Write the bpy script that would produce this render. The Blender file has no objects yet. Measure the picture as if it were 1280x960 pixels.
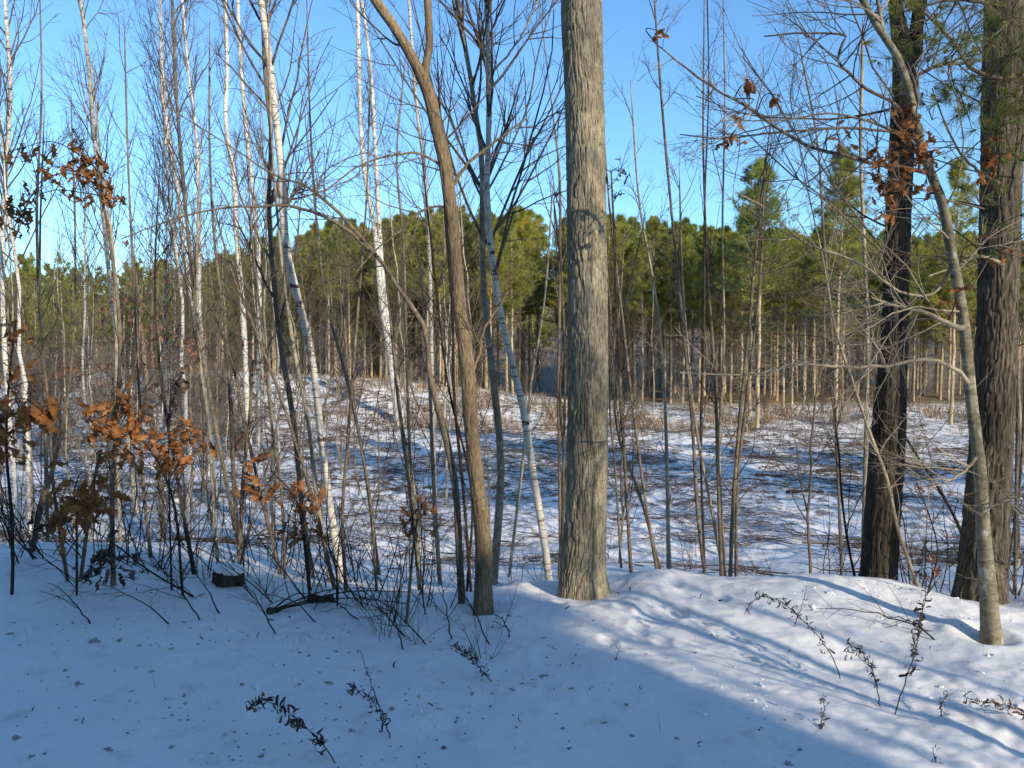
import bpy, math, random
import numpy as np
R = math.radians
rng = np.random.default_rng(11)
random.seed(11)
SC = bpy.context.scene
COL = SC.collection

# ------------------------------------------------------------------ camera, world, sun, exposure
CAMZ, F, PITCH = 1.7, 1000.0, math.atan(50/1000)
cam = bpy.data.cameras.new('camera'); camo = bpy.data.objects.new('camera', cam); COL.objects.link(camo)
camo.location = (0, 0, CAMZ); camo.rotation_euler = (R(90)-PITCH, 0, 0)
cam.sensor_width = 36; cam.lens = 36*F/1280; cam.clip_start = .05; cam.clip_end = 2000
SC.camera = camo
SUN_AZ, SUN_EL = R(38), R(22)          # sun behind the camera, to the right
w = bpy.data.worlds.new('World'); SC.world = w; w.use_nodes = True
nt = w.node_tree; nt.nodes.clear()
sky = nt.nodes.new('ShaderNodeTexSky'); sky.sky_type = 'NISHITA'; sky.sun_disc = False
sky.sun_elevation = SUN_EL; sky.sun_rotation = math.pi-SUN_AZ
sky.air_density = 1.0; sky.dust_density = .3; sky.ozone_density = 2.6
bg = nt.nodes.new('ShaderNodeBackground'); bg.inputs[1].default_value = .125
wo = nt.nodes.new('ShaderNodeOutputWorld')
tn = nt.nodes.new('ShaderNodeMix'); tn.data_type = 'RGBA'; tn.blend_type = 'MULTIPLY'; tn.inputs[0].default_value = 1; tn.inputs[7].default_value = (1.02, 1.45, 1.72, 1)
nt.links.new(sky.outputs[0], tn.inputs[6]); nt.links.new(tn.outputs[2], bg.inputs[0]); nt.links.new(bg.outputs[0], wo.inputs[0])
sl = bpy.data.lights.new('sun', 'SUN'); sl.energy = 5.0; sl.angle = R(.5); sl.color = (1, .86, .66)
so = bpy.data.objects.new('sun', sl); COL.objects.link(so)
so.rotation_euler = (R(90)-SUN_EL, 0, SUN_AZ)      # light travels to (-sin, cos, -tan)
SC.view_settings.view_transform = 'Standard'; SC.view_settings.look = 'None'
SC.view_settings.exposure = 0.22; SC.view_settings.gamma = 1

# ------------------------------------------------------------------ helpers
def at(u, v, Y):
    cx, cz = (u-640)/F, -(v-480)/F
    dy = math.cos(PITCH)+cz*math.sin(PITCH); dz = -math.sin(PITCH)+cz*math.cos(PITCH)
    t = Y/dy
    return np.array([cx*t, Y, CAMZ+dz*t])
_lat = np.random.default_rng(5).random((256, 256))
def vnoise(x, y):
    x = np.asarray(x, float); y = np.asarray(y, float)
    xi = np.floor(x).astype(int); yi = np.floor(y).astype(int); fx = x-xi; fy = y-yi
    fx = fx*fx*(3-2*fx); fy = fy*fy*(3-2*fy)
    a = _lat[xi % 256, yi % 256]; b = _lat[(xi+1) % 256, yi % 256]; c = _lat[xi % 256, (yi+1) % 256]; d = _lat[(xi+1) % 256, (yi+1) % 256]
    return (a*(1-fx)+b*fx)*(1-fy)+(c*(1-fx)+d*fx)*fy-.5
def fbm(x, y, o=4):
    s = 0; a = 1; f = 1
    for k in range(o):
        s = s+a*vnoise(x*f+13.7*k, y*f+7.3*k); a *= .5; f *= 2.03
    return s
FOOT = [(800, 788), (852, 772), (762, 800), (832, 803), (780, 765), (846, 742), (700, 752), (905, 760)]
def gs(x, y, cx, cy, rx, ry, h): return h*np.exp(-((x-cx)/rx)**2-((y-cy)/ry)**2)
FOOTW = []
for (u, v) in FOOT:
    Yf = 1.7*1000/(v-430); FOOTW.append(((u-640)/1000*Yf, Yf))
WELLS = [(.51, 5.55, .24), (-.18, 5.15, .10), (2.74, 6.0, .2), (3.17, 5.5, .22), (2.73, 4.55, .09), (.30, 6.3, .07), (-1.5, 7, .08)]
def H(x, y):
    x = np.asarray(x, float); y = np.asarray(y, float)
    off = np.where(x < -.5, np.clip((-x-.5)*.35, 0, 1.0), 0)+.25*np.sin(x*1.3+.5)
    yy = y-off*np.clip(y/5, 0, 1)*np.exp(-np.maximum(y-14, 0)/8)
    z = np.interp(yy, [-80, 0, 4.9, 5.6, 7, 10, 13, 16, 36, 42, 55, 90, 140, 400], [0, 0, 0, -.06, -.4, -1.15, -1.8, -2.05, -2.15, -1.9, -1.5, -.2, 8.5, 26])
    z = z+gs(x, y, 2.3, 5.5, 1.0, .55, .15)+gs(x, y, 1.05, 5.65, .28, .25, .08)+gs(x, y, .45, 5.4, .5, .3, .03)
    z = z+gs(x, y, -7, 44, 9, 6, 1.3)+gs(x, y, -21, 42, 10, 12, 2.0)
    far = np.clip((y-9)/6, 0, 1)
    z = z+fbm(x*.55, y*.55, 3)*(.07+.12*far)+fbm(x*2.2+9, y*2.2, 3)*(.03+.02*far*np.clip((60-y)/20, 0, 1))
    z = z+fbm(x*7, y*7, 3)*(.011+.03*far*np.clip((60-y)/20, 0, 1))
    rough = np.clip((x-1.2)/1, 0, 1)*np.clip((4.4-y)/.8, 0, 1)
    z = z+fbm(x*14, y*14, 2)*.022*rough
    z = z+np.abs(vnoise(x*9+3, y*9))*vnoise(x*3, y*3+5)*.05*(1-far)+vnoise(x*30, y*30)*.004*(1-far)
    for (tx, ty, tr) in WELLS:
        d = np.sqrt((x-tx)**2+(y-ty)**2)/tr; z = z-.05*np.exp(-d**2/1.6)+.018*np.exp(-((d-2.1)/.6)**2)
    for (fx, fy) in FOOTW:
        d = np.sqrt(((x-fx)/.05)**2+((y-fy)/.085)**2)+.25*vnoise(x*25, y*25)
        z = z-.018*np.exp(-d**2.5)+.005*np.exp(-((d-1.35)/.35)**2)
    return z
def Hs(x, y): return float(H(x, y))

def mkmesh(name, V, Fq, mat, smooth=True, Ft=None, parent=None, origin=None):
    me = bpy.data.meshes.new(name)
    V = np.asarray(V, np.float32).reshape(-1, 3)
    if origin is not None: V = V-np.asarray(origin, np.float32)
    loops = []; starts = []; n = 0
    for Fa in (Fq, Ft):
        if Fa is None or len(Fa) == 0: continue
        Fa = np.asarray(Fa, np.int32); k = Fa.shape[1]
        loops.append(Fa.ravel()); starts.append(n+np.arange(len(Fa))*k); n += Fa.size
    loops = np.concatenate(loops); starts = np.concatenate(starts).astype(np.int32)
    me.vertices.add(len(V)); me.vertices.foreach_set('co', V.ravel())
    me.loops.add(n); me.loops.foreach_set('vertex_index', loops)
    me.polygons.add(len(starts)); me.polygons.foreach_set('loop_start', starts)
    if smooth: me.polygons.foreach_set('use_smooth', np.ones(len(starts), bool))
    me.update(calc_edges=True); me.materials.append(mat)
    o = bpy.data.objects.new(name, me); COL.objects.link(o)
    if parent: o.parent = parent
    return o
class MB:
    def __init__(s): s.V = []; s.Q = []; s.T = []; s.n = 0
    def add(s, V, Q=None, T=None):
        if Q is not None and len(Q): s.Q.append(np.asarray(Q)+s.n)
        if T is not None and len(T): s.T.append(np.asarray(T)+s.n)
        s.V.append(np.asarray(V).reshape(-1, 3)); s.n += len(s.V[-1])
    def tubes(s, P, Rr, sides=4):
        P = np.asarray(P, float); Rr = np.asarray(Rr, float)
        if P.ndim == 2: P = P[None]; Rr = Rr[None]
        B, n, _ = P.shape
        if B == 0: return
        T = np.gradient(P, axis=1); T /= np.linalg.norm(T, axis=2, keepdims=True)+1e-9
        mean = P[:, -1]-P[:, 0]; mean = mean/(np.linalg.norm(mean, axis=1, keepdims=True)+1e-9)
        ref = np.where(np.abs(mean[:, :1]) < .8, np.array([[1., 0, 0]]), np.array([[0, 1., 0]]))[:, None, :]
        N = np.cross(T, ref); N /= np.linalg.norm(N, axis=2, keepdims=True)+1e-9
        Bn = np.cross(T, N)
        a = np.arange(sides)*2*math.pi/sides
        V = P[:, :, None]+Rr[:, :, None, None]*(N[:, :, None]*np.cos(a)[None, None, :, None]+Bn[:, :, None]*np.sin(a)[None, None, :, None])
        i = np.arange(n-1)[:, None]*sides; j = np.arange(sides)[None]
        q = np.stack([i+j, i+(j+1) % sides, i+sides+(j+1) % sides, i+sides+j], -1).reshape(-1, 4)
        Q = (q[None]+(np.arange(B)*n*sides)[:, None, None]).reshape(-1, 4)
        s.add(V, Q)
        if sides >= 6:      # end caps as a fan
            for b in range(B):
                pass
    def stamp(s, TV, TF, origins, mats, scales):
        TV = np.asarray(TV, float); TF = np.asarray(TF)
        B = len(origins)
        V = np.einsum('bij,kj->bki', mats, TV)*np.asarray(scales)[:, None, None]+np.asarray(origins)[:, None]
        Fz = (TF[None]+(np.arange(B)*len(TV))[:, None, None]).reshape(-1, TF.shape[1])
        if TF.shape[1] == 4: s.add(V, Q=Fz)
        else: s.add(V, T=Fz)
    def build(s, name, mat, parent=None, origin=None, smooth=True):
        if not s.V: return None
        return mkmesh(name, np.concatenate(s.V), np.concatenate(s.Q) if s.Q else None, mat, smooth, np.concatenate(s.T) if s.T else None, parent, origin)
def rand_rot(n, tilt=1.0, r=rng):
    q = r.normal(size=(n, 4)); q[:, 0] += (1-tilt)*6; q /= np.linalg.norm(q, axis=1, keepdims=True)
    w_, x, y, z = q.T
    return np.stack([1-2*(y*y+z*z), 2*(x*y-w_*z), 2*(x*z+w_*y), 2*(x*y+w_*z), 1-2*(x*x+z*z), 2*(y*z-w_*x), 2*(x*z-w_*y), 2*(y*z+w_*x), 1-2*(x*x+y*y)], -1).reshape(-1, 3, 3)
def frame_from(d, r=rng):        # rotation matrices whose local +Y points along d
    d = d/(np.linalg.norm(d, axis=1, keepdims=True)+1e-9)
    t = r.normal(size=d.shape); x = np.cross(d, t); x /= np.linalg.norm(x, axis=1, keepdims=True)+1e-9
    z = np.cross(x, d)
    return np.stack([x, d, z], -1)
def grow(P, Rr, m, t0, t1, L, ang, n=6, up=.3, wig=.25, rr=.6, tip=.25, r=rng, rmax=None, flat=None, r0=None, lt=None):
    """batch of child branches. P (B,k,3). L = (lo,hi) lengths or array(B)*ratio when negative"""
    B, k, _ = P.shape
    t = r.uniform(t0, t1, (B, m)) if m > 2 else r.uniform(t0, t1, (B, m))
    f = t*(k-1); i = np.minimum(f.astype(int), k-2); fr = (f-i)[..., None]
    bi = np.arange(B)[:, None]
    S = P[bi, i]*(1-fr)+P[bi, i+1]*fr
    T = P[bi, i+1]-P[bi, i]; T /= np.linalg.norm(T, axis=-1, keepdims=True)+1e-9
    pr = Rr[bi, i]*(1-fr[..., 0])+Rr[bi, i+1]*fr[..., 0]
    S = S.reshape(-1, 3); T = T.reshape(-1, 3); pr = pr.ravel(); tt = t.ravel()
    N = len(S)
    if L[0] < 0:
        pl = np.linalg.norm(P[:, -1]-P[:, 0], axis=1)
        le = np.repeat(pl, m)*r.uniform(-L[0], -L[1], N)*(1.15-.75*tt)
    else: le = r.uniform(L[0], L[1], N)
    if lt is not None: le = le*lt(tt)
    q = r.normal(size=(N, 3)); q -= (q*T).sum(1, keepdims=True)*T; q /= np.linalg.norm(q, axis=1, keepdims=True)+1e-9
    a = R(1)*r.normal(ang, ang*.2, N)[:, None]
    D = T*np.cos(a)+q*np.sin(a)
    if flat is not None: D[:, 2] *= flat; D /= np.linalg.norm(D, axis=1, keepdims=True)
    pts = [S]; cur = S; kink = r.normal(size=(N, 3))*wig
    for s_ in range(n-1):
        D = D+np.array([0, 0, up/n])+r.normal(size=(N, 3))*wig/math.sqrt(n)
        D /= np.linalg.norm(D, axis=1, keepdims=True)
        cur = cur+D*(le/(n-1))[:, None]; pts.append(cur)
    Pn = np.stack(pts, 1)
    rb = pr*rr
    rb = np.minimum(rb, le*.014+.0006)
    if rmax: rb = np.minimum(rb, rmax)
    if r0: rb = np.maximum(rb, r0)
    Rn = rb[:, None]*np.linspace(1, tip, n)[None]
    return Pn, Rn
def empty(name, loc, label=None, cat=None, group=None):
    o = bpy.data.objects.new(name, None); COL.objects.link(o); o.location = [float(c) for c in loc]; o.empty_display_size = .1
    tag(o, label, cat, group); return o
def tag(o, label=None, cat=None, group=None, kind=None):
    if label: o['label'] = label
    if cat: o['category'] = cat
    if group: o['group'] = group
    if kind: o['kind'] = kind
    return o
def copy_thing(o, loc, rz, sc, label, group):
    c = o.copy(); COL.objects.link(c); c.location = loc; c.rotation_euler = (0, 0, rz)
    c.scale = (sc, sc, sc) if not isinstance(sc, tuple) else sc
    c['label'] = label; c['group'] = group
    for ch in list(o.children):
        d = ch.copy(); COL.objects.link(d); d.parent = c
        for g in ch.children:
            e = g.copy(); COL.objects.link(e); e.parent = d
    return c
def smooth_path(pts, n):
    pts = np.asarray(pts, float); k = len(pts)
    d = np.r_[0, np.cumsum(np.linalg.norm(np.diff(pts[:, :3], axis=0), axis=1)+1e-6)]
    t = np.linspace(0, d[-1], n)
    m = np.gradient(pts, d, axis=0) if k > 2 else np.repeat(((pts[-1]-pts[0])/d[-1])[None], k, 0)
    i = np.clip(np.searchsorted(d, t, 'right')-1, 0, k-2); h = (d[i+1]-d[i])[:, None]; s = ((t-d[i])[:, None])/h
    return (2*s**3-3*s**2+1)*pts[i]+(s**3-2*s**2+s)*h*m[i]+(-2*s**3+3*s**2)*pts[i+1]+(s**3-s**2)*h*m[i+1]

# ------------------------------------------------------------------ materials
def nodes(name, rough=.8, spec=.2):
    m = bpy.data.materials.new(name); m.use_nodes = True; t = m.node_tree
    b = t.nodes['Principled BSDF']; b.inputs['Roughness'].default_value = rough; b.inputs['Specular IOR Level'].default_value = spec
    return m, t, b
def N_(t, kind, **kw):
    n = t.nodes.new(kind)
    for k, v in kw.items():
        if hasattr(n, k): setattr(n, k, v)
        else: n.inputs[k].default_value = v
    return n
def ramp(t, fac, stops):
    r = t.nodes.new('ShaderNodeValToRGB'); e = r.color_ramp.elements
    while len(e) < len(stops): e.new(.5)
    for k, (p, c) in enumerate(stops): e[k].position = p; e[k].color = (*c, 1)
    t.links.new(fac, r.inputs[0]); return r.outputs[0]
def mapped(t, scale, coord='Object'):
    tc = t.nodes.new('ShaderNodeTexCoord'); mp = t.nodes.new('ShaderNodeMapping'); mp.inputs['Scale'].default_value = scale
    t.links.new(tc.outputs[coord], mp.inputs[0]); return mp.outputs[0]
def noise(t, vec, s, det=5, rough=.6, dist=0):
    n = N_(t, 'ShaderNodeTexNoise'); n.inputs['Scale'].default_value = s; n.inputs['Detail'].default_value = det
    n.inputs['Roughness'].default_value = rough; n.inputs['Distortion'].default_value = dist
    if vec is not None: t.links.new(vec, n.inputs['Vector'])
    return n.outputs['Fac']
def mix(t, fac, a, b, mode='MIX'):
    m = t.nodes.new('ShaderNodeMix'); m.data_type = 'RGBA'; m.blend_type = mode
    for s_, v in ((0, fac), (6, a), (7, b)):
        if hasattr(v, 'type') and hasattr(v, 'links'): t.links.new(v, m.inputs[s_])
        elif isinstance(v, tuple): m.inputs[s_].default_value = (*v, 1)
        else: m.inputs[s_].default_value = v
    return m.outputs[2]
def bump(t, b, h, st, dist):
    n = t.nodes.new('ShaderNodeBump'); n.inputs['Strength'].default_value = st; n.inputs['Distance'].default_value = dist
    t.links.new(h, n.inputs['Height']); t.links.new(n.outputs[0], b.inputs['Normal'])
def bark(name, dark, mid, light, lichen=None, fur=(40, 40, 5), bst=.7, bd=.01, lam=.55):
    m, t, b = nodes(name, .9, .1)
    v = mapped(t, fur); n1 = noise(t, v, 1, 6, .65, .6)
    c = ramp(t, n1, [(.3, dark), (.48, mid), (.68, light)])
    if lichen:
        n2 = noise(t, mapped(t, (1, 1, .7)), 7, 7, .7)
        f = ramp(t, n2, [(lam, (0, 0, 0)), (lam+.1, (1, 1, 1))])
        c = mix(t, f, c, lichen)
    n3 = noise(t, mapped(t, (1, 1, .5)), 2.2, 3); g = ramp(t, n3, [(.32, (.55, .55, .56)), (.62, (1.14, 1.12, 1.08))])
    c = mix(t, 1.0, c, g, 'MULTIPLY')
    t.links.new(c, b.inputs['Base Color']); bump(t, b, n1, bst, bd)
    return m
M = {}
M['oak'] = bark('oak_bark', (.09, .075, .056), (.30, .26, .19), (.52, .455, .33), (.46, .45, .30), (120, 120, 20), 1, .012, .56)
M['brown'] = bark('brown_bark', (.08, .058, .038), (.215, .16, .10), (.34, .265, .17), (.33, .30, .20), (80, 80, 18), .9, .01, .6)
M['dark'] = bark('dark_bark', (.018, .015, .012), (.055, .045, .036), (.12, .10, .08), (.17, .16, .10), (40, 40, 6), 1, .015, .6)
M['pinebark'] = bark('pine_bark', (.03, .025, .02), (.09, .074, .058), (.19, .16, .125), (.18, .175, .13), (50, 50, 9), 1, .015, .62)
M['mottled'] = bark('mottled_bark', (.085, .075, .055), (.21, .185, .13), (.33, .30, .22), (.58, .58, .50), (14, 14, 30), .5, .004, .56)
M['grey'] = bark('grey_bark', (.13, .11, .085), (.29, .25, .19), (.42, .38, .30), (.48, .47, .38), (30, 30, 16), .4, .004, .58)
M['sap'] = bark('sapling_bark', (.075, .058, .043), (.17, .135, .10), (.29, .24, .175), (.40, .37, .28), (50, 50, 22), .3, .003, .6)
M['twig'] = bark('twig_bark', (.06, .045, .038), (.12, .092, .075), (.21, .17, .14), None, (20, 20, 20), .1, .002)
M['lighttwig'] = bark('light_twig_bark', (.20, .155, .11), (.33, .27, .195), (.44, .38, .29), None, (20, 20, 20), .1, .002)  # paler copy of twig bark, sunlight on near branches put into the colour
M['darktwig'] = bark('dark_twig_bark', (.02, .014, .012), (.045, .033, .028), (.08, .06, .05), None, (20, 20, 20), .1, .002)  # darker copy of twig bark, shade on near twigs put into the colour
M['farbark'] = bark('plantation_bark', (.18, .13, .08), (.42, .32, .205), (.62, .51, .35), None, (12, 12, 3), .5, .01)
M['deadtwig'] = bark('dead_pine_twig', (.18, .135, .09), (.33, .25, .17), (.46, .36, .25), None, (9, 9, 9), .1, .002)
def birchmat(name, base, mark, amt):
    m, t, b = nodes(name, .65, .3)
    n1 = noise(t, mapped(t, (5, 5, 60)), 1, 4, .6, .3); n2 = noise(t, mapped(t, (1, 1, 3)), 3.1, 5, .7); n3 = noise(t, mapped(t, (2, 2, 1)), 1.6, 4)
    c = ramp(t, n3, [(.3, tuple(x*.68 for x in base)), (.6, base)])
    f = ramp(t, n1, [(amt, (1, 1, 1)), (amt+.05, (0, 0, 0))]); c = mix(t, f, c, mark)
    f2 = ramp(t, n2, [(.37, (1, 1, 1)), (.41, (0, 0, 0))]); c = mix(t, f2, c, (.05, .04, .035))
    t.links.new(c, b.inputs['Base Color']); bump(t, b, n1, .2, .003); return m
M['birch'] = birchmat('birch_bark', (.64, .60, .53), (.22, .17, .13), .40)
M['birchgrey'] = birchmat('young_birch_bark', (.50, .45, .37), (.16, .12, .09), .42)

def leafmat(name, c1, c2, c3, tr=.35):
    m, t, b = nodes(name, .6, .25)
    n = noise(t, mapped(t, (1, 1, 1)), 9, 4)
    c = ramp(t, n, [(.35, c1), (.5, c2), (.68, c3)]); t.links.new(c, b.inputs['Base Color'])
    tl = t.nodes.new('ShaderNodeBsdfTranslucent'); t.links.new(c, tl.inputs[0]); ms = t.nodes.new('ShaderNodeMixShader'); ms.inputs[0].default_value = tr
    t.links.new(b.outputs[0], ms.inputs[1]); t.links.new(tl.outputs[0], ms.inputs[2]); t.links.new(ms.outputs[0], t.nodes['Material Output'].inputs[0])
    return m
M['leaf'] = leafmat('dead_oak_leaf', (.11, .045, .017), (.32, .13, .04), (.47, .22, .08))
M['pinkleaf'] = leafmat('faded_leaf', (.13, .065, .045), (.30, .15, .10), (.44, .24, .16))
M['weedleaf'] = leafmat('dead_weed_leaf', (.04, .026, .022), (.085, .055, .045), (.16, .11, .085), .15)
def needlemat(name, a, b_, c_):
    m, t, b = nodes(name, .55, .3)
    oi = t.nodes.new('ShaderNodeObjectInfo'); n = noise(t, mapped(t, (1, 1, 1)), 1.4, 4)
    c = ramp(t, n, [(.32, a), (.52, b_), (.7, c_)])
    g = ramp(t, oi.outputs['Random'], [(0, (.75, .86, .8)), (.5, (1, 1, 1)), (1, (1.22, 1.08, .85))])
    c = mix(t, 1.0, c, g, 'MULTIPLY'); t.links.new(c, b.inputs['Base Color'])
    tl = t.nodes.new('ShaderNodeBsdfTranslucent'); t.links.new(c, tl.inputs[0]); ms = t.nodes.new('ShaderNodeMixShader'); ms.inputs[0].default_value = .45
    t.links.new(b.outputs[0], ms.inputs[1]); t.links.new(tl.outputs[0], ms.inputs[2]); t.links.new(ms.outputs[0], t.nodes['Material Output'].inputs[0])
    return m
M['needle'] = needlemat('pine_needles', (.12, .15, .035), (.34, .35, .075), (.56, .52, .13))
M['spruceneedle'] = needlemat('spruce_needles', (.055, .07, .045), (.10, .12, .08), (.16, .17, .12))
M['nearneedle'] = needlemat('near_pine_needles', (.12, .15, .04), (.27, .28, .08), (.45, .35, .11))
M['grass'] = leafmat('dry_grass', (.17, .11, .06), (.30, .20, .11), (.42, .31, .18), .2)

def snowmat():
    m, t, b = nodes('snow', .55, .25)
    tc = t.nodes.new('ShaderNodeTexCoord'); P = tc.outputs['Object']
    sep = t.nodes.new('ShaderNodeSeparateXYZ'); t.links.new(P, sep.inputs[0])
    base = ramp(t, noise(t, P, .8, 4), [(.3, (.75, .75, .76)), (.7, (.83, .825, .82))])
    st = ramp(t, noise(t, P, 5.5, 7, .68), [(.56, (0, 0, 0)), (.72, (.5, .5, .5))]); base = mix(t, st, base, (.42, .37, .32))
    # specks of soil and bark on the near bank
    sp = ramp(t, noise(t, P, 34, 4, .6), [(.69, (0, 0, 0)), (.73, (1, 1, 1))])
    gate = ramp(t, noise(t, P, 1.7, 3), [(.42, (0, 0, 0)), (.62, (1, 1, 1))])
    sp = mix(t, 1.0, sp, gate, 'MULTIPLY'); c = mix(t, sp, base, (.22, .17, .13))
    # litter, twigs and bare soil showing through in the clearing
    yr = t.nodes.new('ShaderNodeMapRange'); t.links.new(sep.outputs[1], yr.inputs[0]); yr.inputs[1].default_value = 8; yr.inputs[2].default_value = 20
    l1 = ramp(t, noise(t, P, 1.3, 9, .72, .5), [(.45, (0, 0, 0)), (.50, (1, 1, 1))])
    l2 = ramp(t, noise(t, mapped(t, (1, 1.5, 1)), 2.6, 9, .78), [(.485, (0, 0, 0)), (.515, (1, 1, 1))])
    l = mix(t, 1.0, l1, l2, 'MULTIPLY'); l = mix(t, 1.0, l, yr.outputs[0], 'MULTIPLY')
    lc = ramp(t, noise(t, P, 14, 4), [(.35, (.07, .045, .03)), (.65, (.22, .15, .09))])
    c = mix(t, l, c, lc)
    # forest floor: needles under the pines
    fr = t.nodes.new('ShaderNodeMapRange'); t.links.new(sep.outputs[1], fr.inputs[0]); fr.inputs[1].default_value = 44; fr.inputs[2].default_value = 48
    fn = ramp(t, noise(t, P, .5, 6, .65), [(.22, (0, 0, 0)), (.30, (1, 1, 1))]); fm = mix(t, 1.0, fn, fr.outputs[0], 'MULTIPLY')
    c = mix(t, fm, c, (.20, .135, .08))
    t.links.new(c, b.inputs['Base Color'])
    h = noise(t, P, 28, 8, .75); bump(t, b, h, .5, .010)
    b.inputs['Subsurface Weight'].default_value = 0
    return m
M['snow'] = snowmat()
m, t, b = nodes('clean_snow', .55, .25); b.inputs['Base Color'].default_value = (.86, .87, .9, 1); bump(t, b, noise(t, mapped(t, (1, 1, 1)), 60, 5), .25, .004); M['cap'] = m
m, t, b = nodes('soil_clod', .95, .1); t.links.new(ramp(t, noise(t, mapped(t, (1, 1, 1)), 60, 4), [(.35, (.16, .13, .105)), (.6, (.50, .47, .44))]), b.inputs['Base Color']); M['clod'] = m
m, t, b = nodes('siding', .7, .3); b.inputs['Base Color'].default_value = (.6, .58, .52, 1); M['siding'] = m
m, t, b = nodes('shingles', .9, .2); b.inputs['Base Color'].default_value = (.08, .08, .08, 1); M['shingle'] = m

# ------------------------------------------------------------------ ground
ys = np.unique(np.concatenate([np.linspace(-60, 1.5, 40), np.linspace(1.5, 6.6, 300), np.geomspace(6.6, 60, 380), np.geomspace(60, 400, 50)]))
xp = np.concatenate([np.linspace(0, 4, 230), np.geomspace(4, 45, 210)[1:], np.geomspace(45, 320, 30)[1:]]); xs = np.unique(np.concatenate([-xp, xp]))
X, Yg = np.meshgrid(xs, ys); Z = H(X, Yg); nx, ny = len(xs), len(ys)
i = np.arange(ny-1)[:, None]*nx+np.arange(nx-1)[None]
gq = np.stack([i, i+1, i+nx+1, i+nx], -1).reshape(-1, 4)
tag(mkmesh('snowy_ground', np.stack([X, Yg, Z], -1), gq, M['snow']), kind='structure')

# ------------------------------------------------------------------ leaf templates
def oak_leaf():
    prof = [(0, .0), (.08, .05), (.2, .16), (.28, .09), (.4, .27), (.5, .13), (.62, .30), (.74, .15), (.84, .19), (1, .0)]
    V = []; Fc = []
    for k, (y, wd) in enumerate(prof):
        z = -.45*y*y+.12*math.sin(y*9); c = .75*wd
        V += [(-wd, y, z+c), (0, y, z), (wd, y, z+c*.8)]
    for k in range(len(prof)-1):
        a = 3*k; Fc += [(a, a+1, a+4, a+3), (a+1, a+2, a+5, a+4)]
    return np.array(V), np.array(Fc)
OLV, OLF = oak_leaf()
def curled():
    V = []; Fc = []
    for k in range(7):
        a = k*.55; y = math.sin(a)*.5; z = -(1-math.cos(a))*.5; wd = .13*math.sin(math.pi*(k+.4)/7)
        V += [(-wd, y, z), (wd, y, z+wd*.6)]
    for k in range(6): Fc.append((2*k, 2*k+1, 2*k+3, 2*k+2))
    return np.array(V), np.array(Fc)
CLV, CLF = curled()
def tuft(n, spread, wd, r):
    V = []; Fc = []
    for k in range(n):
        d = np.array([0, 1, 0])+r.normal(size=3)*spread; d /= np.linalg.norm(d); s = np.cross(d, r.normal(size=3)); s /= np.linalg.norm(s)
        b_ = len(V); V += [s*wd, -s*wd, d*r.uniform(.7, 1.1)]; Fc.append((b_, b_+1, b_+2))
    return np.array(V), np.array(Fc)
def leaf_cluster(mb, c, n, spread, size, r=rng, droop=1.1):
    o = np.asarray(c)+r.normal(size=(n, 3))*spread
    d = r.normal(size=(n, 3))*.8; d[:, 2] -= droop
    fr = frame_from(d, r)*r.uniform([.6, .8, .4], [1.1, 1.15, 2.2], (n, 3))[:, None, :]
    mb.stamp(OLV, OLF, o, fr, r.uniform(.55, 1.2, n)*size)

# ------------------------------------------------------------------ hand placed trees
def stem3(pts, Y, dY=0, ext=0, extdir=None, n=26, grounded=True, bury=.25):
    n = max(n, 10); v0 = pts[0][1]; v1 = pts[-1][1]
    A = []
    for (u, v, wd) in pts:
        f = (v0-v)/max(1, (v0-v1)) if v0 != v1 else 0
        y = Y+dY*f; p = at(u, v, y); A.append([*p, wd/2*y/F])
    A = np.array(A)
    if grounded:
        g = Hs(A[0, 0], A[0, 1]); b0 = A[0].copy(); d = A[0, :3]-A[1, :3]; d /= np.linalg.norm(d); d = np.array([d[0], d[1], -max(.8, abs(d[2]))])/max(.8, abs(d[2]))
        down = max(A[0, 2]-g, 0)+bury; b0[:3] = A[0, :3]+d*min(down, 3); b0[3] *= 1.08
        A = np.vstack([b0, A])
    if ext:
        d = A[-1, :3]-A[-2, :3]; d /= np.linalg.norm(d)
        e1 = A[-1].copy(); e1[:3] += d*ext*.5; e1[3] *= .6; e2 = e1.copy(); d2 = d+np.array([0, 0, .3]); e2[:3] += d2/np.linalg.norm(d2)*ext*.5; e2[3] = A[-1, 3]*.15
        A = np.vstack([A, e1, e2])
    S = smooth_path(A, n); S[:, 3] = np.maximum(S[:, 3], .0012)
    return S[:, :3], S[:, 3]
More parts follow.
